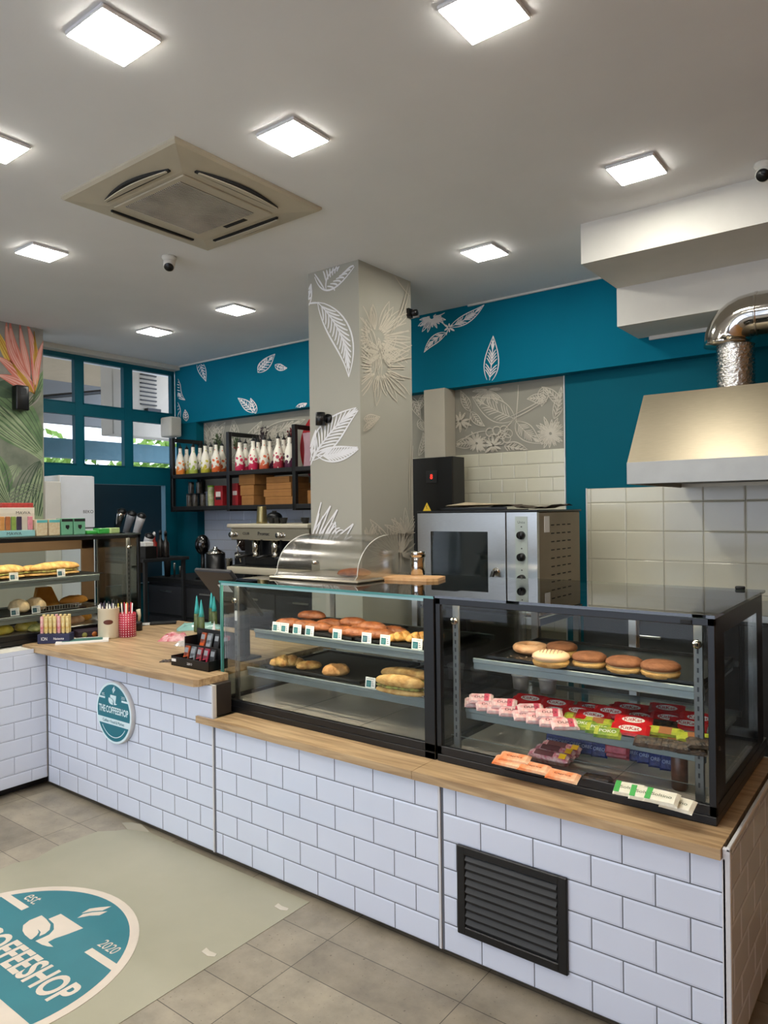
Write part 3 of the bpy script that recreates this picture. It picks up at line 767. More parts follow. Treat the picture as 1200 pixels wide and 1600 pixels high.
# ================================================================= CEILING
def light_panel(loc, label, s=.112):
    t = thing('ceiling_light', label, 'ceiling light', (loc[0], loc[1], CZ), 0, 'square ceiling light panels')
    MB().box(-s, s, -s, s, -.016, -.0001, M_trim, .004).build('frame', t)
    MB().box(-s+.006, s-.006, -s+.006, s-.006, -.0185, -.0145, mat('lit_diffuser', 'fff8ea', .5, emit=('fffaf0', LAMP_STRENGTH))).build('diffuser', t)
    return t
LP = [((-2.18, 1.391), 'square ceiling light at the top left, above the air conditioner'), ((-1.139, 2.063), 'square ceiling light cut off by the top edge of the picture'),
      ((-2.171, 2.237), 'square ceiling light just right of the air conditioner'), ((-1.105, 3.467), 'square ceiling light nearest the white stepped soffit'),
      ((-4.326, 2.249), 'square ceiling light left of the small dome camera, nearest the mural'), ((-2.214, 3.976), 'square ceiling light right of the column, in front of the teal beam'),
      ((-4.375, 3.835), 'square ceiling light left of the column top'), ((-5.447, 3.836), 'smallest looking square ceiling light, near the window bay'),
      ((-3.235, 1.47), 'square ceiling light cut off by the left edge of the picture')]
proto = None
for (x, y), lb in LP+[((-1.1, .75), 'right of the doughnut case front'), ((-2.2, .2), 'over the middle of the customer floor'), ((-3.3, 0), 'over the left of the customer floor'), ((-5.2, 1.0), 'next to the mural wall'), ((-4.3, .1), 'by the mural wall near the door'), ((-1.1, -.9), 'behind the viewer on the right'), ((-3.3, -1.6), 'behind the viewer near the glass front')]:  # panels after LP are out of view, added for lighting and to continue the grid
    if proto is None: proto = light_panel((x, y), lb)
    else: dup(proto, (x, y, CZ), label=lb if 'ceiling light' in lb else 'added unseen square ceiling light '+lb)

def air_conditioner():
    c = Vector((-3.036, 2.39, CZ)); t = thing('air_conditioner', 'cream four-way cassette air conditioner with dusty grille in the ceiling', 'air conditioner', c)
    S = .468; m = mat('aged_cream_plastic', 'b8b09c', .5, var=.04); dk = M_blackmatt
    b = MB()
    rs = []
    for s_, z in ((S, -.0005), (S, -.012), (S-.012, -.022), (.31, -.040), (.30, -.042)):
        rs.append([(-s_, -s_, z), (s_, -s_, z), (s_, s_, z), (-s_, s_, z)])
    b.rings(rs, m, False, True, True)
    b.build('panel', t)
    for k in range(4):
        T = Matrix.Rotation(k*PI/2, 4, 'Z')
        def arc(y0, bulge, n=14): return [(-.26+.52*i/n, y0+bulge*math.sin(PI*i/n)) for i in range(n+1)]
        o_ = [(x, y) for x, y in arc(-.335, 0)]+[(x, y) for x, y in reversed(arc(-.350, -.045))]
        b = MB(); b.prism(o_, -.0445, -.0325, dk, T=T); sl = b.build('outlet', t)
        o2 = [(x*.96, y) for x, y in arc(-.347, -.004)]+[(x*.96, y) for x, y in reversed(arc(-.358, -.022))]
        b = MB(); b.prism(o2, -.051, -.046, m, T=T); b.build('flap', sl)
    g = MB().box(-.285, .285, -.285, .285, -.050, -.041, m, .004)
    g.box(-.225, .225, -.255, .205, -.0505, -.0499, mat('dusty_grey', '45423e', .9, var=.2, scale=6))
    gr = g.build('intake_grille', t)
    b = MB()
    for i in range(32): b.box(-.225+i*.0142, -.225+i*.0142+.007, -.255, .205, -.0545, -.0505, mat('dusty_slats', 'bdb9b0', .7, var=.2, scale=5))
    b.build('slats', gr)
    MB().box(-.04, .13, .222, .250, -.0515, -.0499, dk).build('display_strip', gr)
air_conditioner()
def dome_camera(loc, label, look):
    t = thing('dome_camera', label, 'security camera', loc)
    b = MB(); b.lathe([(.045, -.0005), (.047, -.012), (.040, -.022), (.035, -.03)], M_white, 28); b.build('mount', t)
    d = Vector(look).normalized(); p = Vector((0, 0, -.045))
    b = MB(); b.cyl(p-d*.03, p+d*.035, .037, M_white, .034, n=28); b.ball(p-d*.02, .037, M_white); b.build('body', t)
    b = MB(); b.cyl(p+d*.034, p+d*.0365, .030, M_black, n=28).cyl(p+d*.0366, p+d*.038, .012, M_gunmetal, n=16); b.build('lens', t)
dome_camera((-3.809, 2.80, CZ), 'small white dome camera on the ceiling below the air conditioner', (.5, -.5, -.9))
dome_camera((-.615, 3.80, CZ), 'white dome camera at the right edge above the stepped soffit', (-.1, -.9, -.7))

# wall fittings
t = thing('wall_lamp', 'small black cylinder wall lamp on the front of the painted column', 'wall lamp', (-3.215, YC0, 2.25))
MB().cyl((.03, -.0005, .0), (.03, -.02, 0), .03, M_black, n=24).build('wall_plate', t)
MB().cyl((-.01, -.045, -.045), (-.01, -.045, .04), .032, M_black, n=28).box(-.01, .03, -.035, -.015, -.012, .012, M_black).build('lamp_body', t)
t = thing('speaker', 'white box speaker high in the corner beside the window grid', 'speaker', (-6.55, 4.81, 2.46))
MB().box(-.09, .09, -.075, .075, 0, .215, M_white, .02, seg=3).build('cabinet', t)
MB().box(.091, .0935, -.06, .06, .015, .20, mat('speaker_cloth', 'bdbab0', .9, var=.1, scale=200), .001).build('front_grille', t)
MB().box(-.098, -.09, -.02, .02, .09, .14, M_gunmetal).build('bracket', t)
t = thing('wall_dispenser', 'black box dispenser on the tropical mural', 'dispenser', (-6.146, 2.975, 2.515))
MB().box(0, .09, -.055, .055, 0, .21, M_black, .012, seg=2).build('housing', t)
MB().box(.0905, .092, -.02, .03, .13, .185, M_gunmetal, .001).build('window_slot', t)
b = MB(); b.cyl((-.0, -.004, 0), (0, -.03, 0), .36, M_redprint, n=64); b.cyl((0, -.0305, 0), (0, -.0315, 0), .34, mat('sign_red', 'a3262b', .4), n=64)
tag(b.build('round_sign', loc=(-4.47, YB, 2.24)), 'dark red round sign on the back wall behind the shelving, half hidden by the column', 'sign')
tag(MB().cyl((-2.918, 4.16, 3.02), (-2.86, 4.16, 3.02), .022, M_black, n=16).box(-2.9195, -2.90, 4.12, 4.17, 2.99, 3.05, M_black).build('spotlight'), 'tiny black fitting high on the right edge of the column', 'spotlight')

# ================================================================= HOOD AND DUCT
def hood():
    X0 = -1.33; Y0 = 3.95; t = thing('extractor_hood', 'brushed steel extractor hood over the square wall tiles', 'extractor hood', (X0, Y0, 1.765))
    W = 2.2
    b = MB()
    prof = [(0, 0), (0, .115), (.30, .52), (1.05, .52), (1.05, 0)]
    n = len(prof)
    vs = [(0, y, z) for y, z in prof]+[(W, y, z) for y, z in prof]
    fs = [tuple(range(n)), tuple(range(2*n-1, n-1, -1))]+[(i, i+n, (i+1) % n+n, (i+1) % n) for i in range(n-1)]
    b.add(vs, fs, M_hood)
    b.build('canopy', t)
    MB().box(-.002, W, -.004, .004, -.004, .116, M_band, .002).box(-.002, .006, 0, 1.05, -.004, .10, M_hood, .002).build('front_band', t)
    MB().box(.05, W-.05, .08, 1.0, .02, .03, M_gunmetal).build('filter', t)
    duct = thing('duct', 'shiny steel duct elbow with crinkled foil hose rising from the hood', 'duct', (-.90, 4.56, 2.286))
    b = MB(); pr = []
    for i in range(26): pr.append((.100+(.004 if i % 2 else -.003), .002+i*.011))
    b.lathe(pr, M_foil, 32); b.build('foil_hose', duct)
    b = MB(); pts = [(-.045, 0, .285), (-.045, 0, .30)]
    for i in range(7):
        a = PI/2*i/6; pts.append((.095-.14*math.cos(a), -.0, .30+.14*math.sin(a)))
    pts += [(.35, 0, .44), (1.2, 0, .44)]
    b.tube(pts, .125, M_chrome, 32); b.build('elbow', duct)
    b = MB()
    for x in (.12, .26, .62): MB().cyl((x-.006, 0, .44), (x+.006, 0, .44), .129, M_chrome, n=32).build('seam_ring', duct)
hood()

# ================================================================= OVEN AND BACK KITCHEN
def oven():
    X0, X1, Y0 = -2.765, -1.893, 4.0; Z0 = .98; H = 1.628-Z0; W = X1-X0
    t = thing('oven', 'stainless convection oven with three black knobs behind the display cases', 'oven', (X0, Y0, Z0))
    body = MB().box(0, W, .03, .66, .0, H-.012, mat('oven_side_steel', '8c7f6c', .45, .55, var=.05), .006)
    MB().box(-.003, W+.005, .0, .68, H-.012, H, M_black, .003).build('top_plate', t)
    dw = .665
    dr = MB().box(.0, .105, 0, .03, .02, H-.015, M_steel).box(dw-.13, dw-.006, 0, .03, .02, H-.015, M_steel).box(.105, dw-.13, 0, .03, H-.135, H-.015, M_steel).box(.105, dw-.13, 0, .03, .02, .11, M_steel).build('door', t)
    MB().box(.10, dw-.125, .004, .012, .10, H-.13, mat('dark_oven_glass', '10191a', .05, coat=1.0), .002).build('door_window', dr)
    b = MB(); b.tube([(dw-.07, -.0, H-.38), (dw-.07, -.045, H-.385), (dw-.075, -.055, H-.42), (dw-.082, -.05, H-.50)], .013, M_black, 12); b.build('handle', dr)
    MB().cyl((dw-.07, .002, H-.385), (dw-.07, -.01, H-.385), .026, M_chrome, n=24).build('latch', dr)
    p = MB().box(dw+.004, W, 0, .03, .02, H-.015, M_steel).build('control_panel', t)
    MB().box(dw+.062, dw+.145, -.002, -.0002, .02, H-.04, mat('panel_sticker', 'aeb8b0', .35), .0005).build('panel_sticker', p)
    for i, zz in enumerate((H-.155, H-.288, H-.42)):
        k = MB().cyl((dw+.105, -.002, zz), (dw+.105, -.028, zz), .026, M_black, .023, n=24).box(dw+.101, dw+.109, -.034, -.026, zz-.022, zz+.022, M_black, .002).build('knob', p)
        MB().cyl((dw+.105, -.002, zz+.052), (dw+.105, -.004, zz+.052), .004, M_blackmatt, n=10).build('indicator', p)
    b = MB(); T = frame((dw+.105, -.0025, H-.075), (1, 0, 0), (0, 0, 1)); b.text('Unox', T, .016, .05, M_gunmetal); b.build('maker_mark', p)
    for r_ in range(9):
        for c_ in range(4): body.box(W-.0, W+.002, .20+c_*.085, .20+c_*.085+.045, H-.10-r_*.052, H-.093-r_*.052, M_blackmatt)
    body.build('body', t)
    b = MB().box(W, W+.004, .10, .17, H-.14, H-.04, M_paper); b.build('side_label', t)
    s = thing('oven_stand', 'steel stand under the convection oven', 'stand', (X0, Y0, 0))
    MB().box(-.02, W+.02, -.02, .70, .93, .979, M_steel, .004).build('top', s)
    for x in (0, W-.04):
        for y in (0, .62): MB().box(x, x+.04, y, y+.04, 0, .93, M_steel, .003).build('leg', s)
oven()
# things on the oven
q = onY(700, 790, 4.15)
b = MB().box(-.30, .22, -.16, .16, 0, .006, M_black, .002).box(-.30, -.29, -.16, .16, .006, .02, M_black).box(-.3, .22, -.16, -.15, .006, .02, M_black)
tag(b.build('baking_tray', loc=(-2.38, 4.28, 1.6285)), 'dark shallow baking tray lying on top of the oven', 'baking tray')
b = MB()
for i in range(3): b.add([(-.22, -.12, .0+i*.006), (.20, -.13, .004+i*.006), (.22, .10, .002+i*.006), (-.2, .12, .012+i*.012)], [(0, 1, 2, 3)], mat('greaseproof_paper', 'b9a98c', .8, var=.1))
tag(b.build('paper_sheet', loc=(-2.42, 4.27, 1.650)), 'sheets of baking paper on the tray over the oven', 'paper')
b = MB(); n = 12
vs = [(-.24+.48*i/n, -.12+.24*j/4, .012+.016*abs(math.sin(i*1.9+j*1.3))+.01*math.sin(i*.6)) for i in range(n+1) for j in range(5)]
b.add(vs, [(i*5+j, (i+1)*5+j, (i+1)*5+j+1, i*5+j+1) for i in range(n) for j in range(4)], mat('crumpled_cloth', '43382a', .9, var=.3), True)
tag(b.build('folded_cloth', loc=(-2.08, 4.30, 1.6285)), 'crumpled brown cloth on the right of the oven top', 'cloth')
b = MB(); b.prism([(-.032, 0), (.032, 0), (0, .055)], -.002, .002, mat('warning_yellow', 'd9b31c', .5), T=frame((0, 0, 0), (1, 0, 0), (0, 0, 1)))
b.prism([(-.004, .012), (.006, .018), (-.001, .026), (.005, .042), (-.006, .028), (.001, .02)], .0021, .003, M_black, T=frame((0, 0, 0), (1, 0, 0), (0, 0, 1)))
tag(b.build('warning_sign', loc=(-2.70, 4.02, 1.629)), 'small yellow triangular warning sticker standing at the oven top corner', 'sign')
t = thing('black_cabinet', 'tall matt black cabinet with red digital display left of the oven', 'cabinet', (-3.316, 4.69, 0))
MB().box(-.10, .40, .012, .185, .02, 2.045, M_black, .003).build('body', t)
MB().box(-.10, .398, .0, .011, .06, 2.04, mat('black_door', '08090a', .5), .002).build('door', t)
p = MB().box(.165, .265, -.006, -.0002, 1.845, 1.94, M_gunmetal, .002).build('display', t)
b = MB(); b.text('8', frame((.215, -.0075, 1.895), (1, 0, 0), (0, 0, 1)), .035, .022, mat('red_digit', 'ff2a20', .5, emit=('ff2a20', 2.0))); b.build('digits', p)
# kitchen units under the hood and behind the cases
t = thing('kitchen_unit', 'dark grey kitchen unit with steel top below the square tiles', 'kitchen unit', (-1.75, 4.35, 0))
MB().box(0, 2.3, 0, .66, .04, 1.0, M_gunmetal).build('body', t)
MB().box(-.01, 2.31, -.02, .67, 1.0, 1.04, M_steel, .003).build('worktop', t)
for i in range(3):
    d_ = MB().box(.01+i*.76, .75+i*.76, -.018, -.0005, .06, .98, M_gunmetal, .003).build('door', t)
    MB().box(.30+i*.76, .48+i*.76, -.035, -.0185, .86, .875, M_steel, .002).build('handle', d_)
t = thing('kitchen_unit', 'dark panelled drawer unit seen through the left pastry case', 'kitchen unit', (-6.27, 4.32, 0))
MB().box(0, 2.80, 0, .70, .05, .96, M_gunmetal).build('body', t)
MB().box(-.01, 2.81, -.03, .71, .96, 1.0, M_blackmatt, .004).build('worktop', t)
for i in range(4):
    for z0, z1 in ((.08, .62), (.65, .93)):
        d_ = MB().box(.01+i*.605, .60+i*.605, -.02, -.0005, z0, z1, mat('dark_grey_front', '2f3034', .4, var=.08), .003).build('drawer', t)
        MB().box(.22+i*.605, .40+i*.605, -.035, -.0205, z1-.06, z1-.045, M_steel, .002).build('handle', d_)

# ---- shelving rack on the back wall
def rack():
    t = thing('wall_rack', 'black metal wall rack with two shelves of syrup bottles and boxes', 'shelf', (-5.4, 4.61, 1.65))
    for X in (-6.285, -5.403, -4.52):
        x = X+5.4; f = MB()
        f.box(x-.02, x+.02, 0, .04, 0, .765, M_black, .003).box(x-.02, x+.02, .36, .40, 0, .765, M_black, .003)
        f.box(x-.02, x+.02, .04, .36, .725, .765, M_black, .003).box(x-.02, x+.02, .04, .36, 0, .04, M_black, .003)
        f.build('side_frame', t)
    for z in (.015, .345):
        for x0, x1 in ((-.888, -.026), (.02, .858)): MB().box(x0, x1, .0, .40, z, z+.04, M_blackmatt, .003).build('shelf_board', t)
        MB().box(.902, 1.5, .0, .40, z, z+.04, M_blackmatt, .003).build('shelf_board', t)
rack()
def fruit(name, c1, c2):
    if name in MATS: return MATS[name]
    m = bpy.data.materials.new(name); m.use_nodes = True
    nt = m.node_tree; N = nt.nodes; L_ = nt.links; b = N['Principled BSDF']; b.inputs['Roughness'].default_value = .3
    tc = N.new('ShaderNodeTexCoord'); vo = N.new('ShaderNodeTexVoronoi'); vo.inputs['Scale'].default_value = 26
    L_.new(tc.outputs['Object'], vo.inputs['Vector'])
    sp = N.new('ShaderNodeSeparateXYZ'); L_.new(tc.outputs['Object'], sp.inputs[0])
    th = N.new('ShaderNodeMapRange'); th.inputs[1].default_value = .03; th.inputs[2].default_value = .14; th.inputs[3].default_value = .85; th.inputs[4].default_value = .22
    L_.new(sp.outputs['Z'], th.inputs[0])
    lt = N.new('ShaderNodeMath'); lt.operation = 'LESS_THAN'; L_.new(vo.outputs['Distance'], lt.inputs[0]); L_.new(th.outputs[0], lt.inputs[1])
    mc = N.new('ShaderNodeMix'); mc.data_type = 'RGBA'; mc.inputs[6].default_value = (*lin(c1), 1); mc.inputs[7].default_value = (*lin(c2), 1)
    nz = N.new('ShaderNodeTexNoise'); nz.inputs['Scale'].default_value = 40; L_.new(tc.outputs['Object'], nz.inputs['Vector']); L_.new(nz.outputs['Fac'], mc.inputs[0])
    mx = N.new('ShaderNodeMix'); mx.data_type = 'RGBA'; mx.inputs[6].default_value = (*lin('e9e4d4'), 1)
    L_.new(lt.outputs[0], mx.inputs[0]); L_.new(mc.outputs[2], mx.inputs[7]); L_.new(mx.outputs[2], b.inputs['Base Color'])
    MATS[name] = m; return m
FR = {k: fruit('label_'+k, a, c) for k, a, c in (('orange', 'e8702a', 'f2a04a'), ('lemon', 'd8b62a', 'a8b84a'), ('lime', '8fae4a', 'c8cc5a'), ('coconut', '8a8a7a', '3a3a30'),
      ('grapefruit', 'd84a2e', 'e8803a'), ('raspberry', 'c41f4a', 'd8385e'), ('pomegranate', '9a2038', 'c84858'), ('peach', 'e0803c', 'c83a40'), ('berry', '3a2438', '6a2a48'))}
BOT = {}
def bottle(kind, fr):
    if kind in BOT: return None
def make_bottle(fr, label, loc):
    t = thing('syrup_bottle', label, 'bottle', loc, random.uniform(-1, 1), 'syrup bottles on the upper shelf')
    b = MB(); b.lathe([(.042, 0), (.046, .006), (.046, .13), (.042, .155), (.027, .20), (.0185, .225), (.0175, .268), (.0185, .275)], FR[fr], 20); b.build('bottle_body', t)
    b = MB(); b.lathe([(.0195, .2755), (.0195, .287), (.012, .292), (.006, .305), (.004, .322)], M_black, 14); b.build('pourer', t)
    return t
BP = [(.298, 'orange'), (.3435, 'lemon'), (.387, 'lime')]
row1 = [(282, 'orange', 'leftmost syrup bottle, with orange fruit, in the rack'), (292, 'lemon', 'second syrup bottle from the left, with lemons'), (302, 'lime', 'third syrup bottle from the left, pale green label'),
        (313, 'coconut', 'syrup bottle with coconut label, just right of the first rack frame'), (321, 'lemon', 'syrup bottle with yellow fruit beside the coconut one'), (330, 'lime', 'pale green syrup bottle in the middle of the left bay'),
        (338, 'grapefruit', 'syrup bottle with orange-red fruit, second from right in the left bay'), (347, 'grapefruit', 'syrup bottle with red grapefruit, last of the left bay'),
        (375, 'raspberry', 'first raspberry pink syrup bottle of the right bay'), (384, 'raspberry', 'second raspberry pink syrup bottle of the right bay'), (396, 'raspberry', 'syrup bottle behind the second frame end, pink berries'),
        (404, 'pomegranate', 'syrup bottle with dark red fruit right of the second frame'), (413, 'peach', 'syrup bottle with peach and orange fruit'), (422, 'berry', 'syrup bottle with dark blue berries and wide cap'),
        (435, 'pomegranate', 'syrup bottle with cherries, third from the right end'), (444, 'berry', 'syrup bottle with blackberries, second from the right end'), (453, 'berry', 'last syrup bottle against the third frame')]
bm_ = {}
for i, (px, fr, lb) in enumerate(row1):
    p = onY(px, 735, 4.685+.115*(i % 2)); p.z = 2.0355
    if p.x > -4.585: p.x = -4.585
    if fr in bm_: dup(bm_[fr], p, random.uniform(-2, 2), lb)
    else: bm_[fr] = make_bottle(fr, lb, p)
# leafy dried bunches behind the bottles
def bunch(px, label, m1, m2, h):
    p = onY(px, 735, 4.94); p.z = 2.0355; t = thing('artificial_plant', label, 'artificial plant', p)
    b = MB(); b.lathe([(.02, 0), (.025, .1), (.018, .2)], mat('grey_vase', '7c7a70', .6), 14); b.build('vase', t)
    b = MB(); r_ = random.Random(px)
    for i in range(26):
        a = r_.uniform(0, 2*PI); e = Vector((math.cos(a)*.07*r_.random(), math.sin(a)*.04*r_.random(), h+r_.uniform(-.08, .05)))
        s0 = Vector((0, 0, .19)); b.tube([s0, (s0+e)/2+Vector((e.x*.2, 0, .02)), e], .0015, m1, 4)
        for k in range(3):
            c = s0+(e-s0)*(.5+.2*k); d = Vector((r_.uniform(-1, 1), r_.uniform(-1, 1), r_.uniform(.2, 1))).normalized()*.03; n_ = d.orthogonal().normalized()*.008
            b.add([c, c+d*.5+n_, c+d, c+d*.5-n_], [(0, 1, 2, 3)], m1 if k else m2)
    b.build('foliage', t)
bunch(340, 'sprig of green leaves behind the left bay bottles', mat('sprig_green', '4a5a38', .7), mat('sprig_olive', '6a6a48', .7), .40)
bunch(371, 'green and red berry sprig behind the raspberry bottles', mat('sprig_green', '4a5a38', .7), mat('sprig_red', '8a2020', .6), .36)
bunch(413, 'dark purple dried sprig above the peach bottle', mat('sprig_dark', '33262a', .7), mat('sprig_dark2', '4a3236', .7), .41)
bunch(456, 'dark red sprig beside the third rack frame', mat('sprig_wine', '6a1a22', .7), mat('sprig_dark2', '4a3236', .7), .36)
# lower shelf
Zs = 1.7055
def can(px, Y, z, r, h, m, label, cat='can', name='tin_can', top=M_gunmetal, grp=None):
    p = onY(px, 780, Y); t = thing(name, label, cat, (p.x, Y, z), 0, grp)
    b = MB(); b.lathe([(r*.96, 0), (r, .004), (r, h-.006), (r*.95, h)], m, 20); b.build('body', t)
    b = MB(); b.lathe([(r*1.02, h-.01), (r*1.02, h+.003), (r*.9, h+.006)], top, 20); b.build('lid', t)
    return t
jm = mat('dark_jar', '2d2a26', .2, color2='57524a', scale=30)
for i, px in enumerate((296, 305, 317)): can(px, 4.74, Zs, .030, .125, jm, ['left', 'middle', 'right'][i]+' dark jar of the bottom three on the lower rack shelf', 'jar', 'storage_jar', M_gunmetal)
for i, px in enumerate((299, 311)): can(px, 4.74, Zs+.132, .029, .115, jm, ['left', 'right'][i]+' dark jar stacked on top on the lower rack shelf', 'jar', 'storage_jar', M_gunmetal)
can(330, 4.74, Zs, .034, .20, mat('green_label', '8a9a5a', .4, color2='c9c4a0', scale=30), 'tall tin with bright green lid on the lower rack shelf', 'tin', 'tin_can', mat('lime_lid', '7fae2a', .3))
def carton(px, Y, z, w_, d_, h, m, label, name='carton', cat='box', rz=0, band=None, shape=None):
    p = onY(px, 780, Y); t = thing(name, label, cat, (p.x, Y, z), rz)
    MB().box(-w_/2, w_/2, -d_/2, d_/2, 0, h, m, .002).build('body', t)
    if band:
        for (m2, x0, x1, z0, z1) in band: MB().box(x0, x1, -d_/2-.001, -d_/2-.0002, z0, z1, m2).build('printed_label', t)
    return t
redm = mat('red_carton', '9c1f24', .45, var=.08)
carton(346, 4.74, Zs, .12, .08, .20, redm, 'red packet with white arch emblem on the lower rack shelf', 'packet', 'packet', band=((mat('pale_print', 'd9cfc8', .5), -.035, .035, .09, .14), (M_blackmatt, -.04, .04, .06, .085)))
carton(371, 4.74, Zs, .12, .10, .215, redm, 'dark red tin behind the second rack frame', 'packet', 'packet', band=((mat('pale_print', 'd9cfc8', .5), -.01, .05, .10, .14),))
CB = mat('kraft_box', '9a6a36', .8, var=.1, scale=10)
p0 = onY(385, 780, 4.74).x
boxes = [(393, .17, 0, .09, 'kraft carton at bottom left of the stack'), (393, .19, .092, .10, 'kraft carton second from the bottom, left'), (400, .22, .194, .10, 'wide kraft carton on top of the left stack'),
         (432, .40, 0, .072, 'longest kraft carton at the bottom right'), (432, .38, .073, .066, 'long kraft carton second from the bottom, right'), (440, .32, .140, .060, 'kraft carton third from the bottom, right'), (440, .30, .201, .055, 'thin kraft carton topmost on the right')]
for px, w_, z, h, lb in boxes:
    xx = -5.20 if px < 410 else -4.78
    t = thing('cardboard_box', lb+' of the lower rack shelf', 'box', (xx+random.uniform(-.01, .01), 4.80, Zs+z), 0)
    w_ = min(w_, .36)
    MB().box(-w_/2, w_/2, -.13, .13, 0, h-.001, CB, .002).build('body', t)
    MB().box(-w_/2+.005, w_/2-.005, -.1312, -.1302, h*.62, h*.62+.002, mat('box_seam', '6a4622', .9)).build('lid_seam', t)
b = MB(); n = 10
vs = []
for i in range(n+1):
    for j in range(7): vs.append((-.10+.2*j/6, -.05+.02*math.sin(j*2.2+i*.3), .30*(1-i/n)+.0))
b.add(vs, [(i*7+j, i*7+j+1, (i+1)*7+j+1, (i+1)*7+j) for i in range(n) for j in range(6)], mat('pink_cloth', 'a5858c', .9, var=.08), True)
b.box(-.1, .1, -.05, .05, 0, .006, mat('pink_cloth', 'a5858c', .9), .001)
tag(b.build('hanging_cloth', loc=(-4.36, 4.72, 2.036)), 'dusty pink bag with folds at the right end of the upper rack shelf', 'bag')
tag(MB().box(-.1, .1, -.1, .1, 0, .12, CB, .003).build('cardboard_box', loc=(-4.34, 4.80, Zs)), 'kraft box on the lower shelf half hidden by the column', 'box')

# ---- espresso machine and coffee counter
def espresso():
    t = thing('espresso_machine', 'chrome espresso machine with cream top rail behind the pastry case', 'espresso machine', (-4.95, 4.25, 1.0))
    W = .95; cm = mat('machine_cream', 'c9c0aa', .35)
    MB().box(-.02, W, .02, .50, .14, .17, M_black).box(.05, W, .12, .50, .17, .50, mat('machine_dark', '26282c', .25, .5)).build('body', t)
    MB().box(-.03, W, -.02, .52, .50, .535, cm, .008, seg=2).build('top_rail', t)
    f = MB().box(.0, W, .0, .03, .395, .50, M_chrome, .006).build('front_panel', t)
    b = MB(); b.text('Promac', frame((.42, -.002, .452), (1, 0, 0), (0, 0, 1)), .03, .14, M_gunmetal); b.text('CLUB', frame((.20, -.002, .452), (1, 0, 0), (0, 0, 1)), .022, .08, M_gunmetal)
    for x in (.035, .62): b.cyl((x, .0, .44), (x, -.035, .44), .024, M_chrome, n=20)
    b.build('dials', f)
    MB().box(-.03, W, -.03, .50, .10, .16, cm, .01, seg=2).build('drip_tray', t)
    for x in (.2, .7): MB().cyl((x, .1, .002), (x, .1, .10), .02, M_black, n=12).build('foot', t)
    for x in (.26, .50, .74):
        g = MB().cyl((x, .06, .28), (x, .06, .40), .036, M_chrome, n=24).build('group_head', t)
        b = MB(); b.cyl((x, .06, .255), (x, .06, .285), .038, M_chrome, n=24).tube([(x, .03, .27), (x-.03, -.05, .262), (x-.07, -.11, .25)], [.010, .014, .012], M_black, 12); b.build('portafilter', g)
    b = MB(); b.tube([(.12, .02, .40), (.10, -.02, .33), (.13, .0, .20)], .006, M_chrome, 10); b.build('steam_wand', t)
espresso()
t = thing('coffee_grinder', 'coffee grinder with smoked bean hopper left of the espresso machine', 'grinder', (onY(378, 850, 4.62).x, 4.66, 1.0))
b = MB(); b.lathe([(.035, .27), (.075, .33), (.095, .45), (.098, .50)], mat('smoked_hopper', '2a1d18', .1, coat=.6), 24); b.build('hopper', t)
MB().box(-.07, .07, -.08, .10, 0.0005, .26, M_gunmetal, .01).build('body', t)
MB().cyl((0, -.06, .23), (0, -.11, .22), .022, M_white, n=16).build('dispenser', t)
b = MB(); b.ball((0, 0, .0), .075, M_black, sc=(1, 1, .7)); b.cyl((0, 0, .04), (0, 0, .062), .02, M_blackmatt)
tag(b.build('grinder_lid', loc=(-4.78, 4.62, 1.585)), 'dark rounded lid on the espresso machine top', 'lid')
for px, h, lb, r in ((413, .15, 'tall brushed steel milk cup upside down on the espresso machine', .05),):
    p = onY(px, 800, 4.45)
    b = MB(); b.lathe([(r, 0), (r*.98, .02), (r*.8, h-.01), (r*.76, h)], mat('brass_steel', '9c9068', .3, .9), 24); tag(b.build('milk_cup', loc=(p.x, 4.42, 1.5355)), lb, 'cup')
for i, px in enumerate((425, 434, 443, 477)):
    p = onY(px, 808, 4.42); t = thing('coffee_cup', ['black espresso cup beside the steel milk cup', 'second black espresso cup on the machine', 'black espresso cup with chrome spoon shine on the machine', 'dark cup on the machine nearest the column'][i], 'cup', (p.x, 4.42, 1.5355), i)
    b = MB(); b.lathe([(.024, 0), (.034, .03), (.038, .05)], M_black, 18, cap1=False); b.build('cup_body', t)
    b = MB(); b.tube([(.034, 0, .04), (.055, 0, .036), (.05, 0, .018), (.031, 0, .014)], .004, M_black, 6); b.build('handle', t)
# blender-like black round head, black pot, steel cylinder
p = onY(317, 890, 4.45); zt = 1.0
t = thing('milk_frother', 'glossy black round-headed appliance in front of the tiles, left of the pot', 'appliance', (p.x, 4.45, 1.0))
b = MB(); b.ball((0, 0, .33), .085, mat('gloss_black', '0a0a0b', .08, coat=1), sc=(.85, .85, 1.15)); b.build('head', t)
MB().cyl((0, 0, .0005), (0, 0, .26), .022, M_black, .018).cyl((0, 0, .0005), (0, 0, .02), .07, M_black).build('stem', t)
t = thing('black_pot', 'black canister with chrome rim between frother and espresso machine', 'canister', (onY(337, 880, 4.42).x, 4.42, 1.0))
b = MB(); b.lathe([(.085, .0005), (.09, .02), (.09, .25)], M_black, 28); b.build('pot_body', t)
b = MB(); b.lathe([(.092, .2505), (.092, .262), (.05, .285), (.02, .30), (.02, .315)], M_chrome, 28); b.build('lid', t)
b = MB(); b.lathe([(.032, 0), (.032, .21), (.034, .215)], M_chrome, 20); tag(b.build('steel_tube', loc=(onY(358, 880, 4.40).x, 4.40, 1.0005)), 'narrow chrome cylinder beside the espresso machine tray', 'container')

# ---- left back corner: small shelf with bottles and cups, fridge outside
t = thing('side_shelf', 'grey shelf board with cup dispensers in the back left corner', 'shelf', (-6.2, 4.02, 1.20))
MB().box(-.40, .64, -.25, .25, .0, .03, M_gunmetal, .003).build('shelf_board', t)

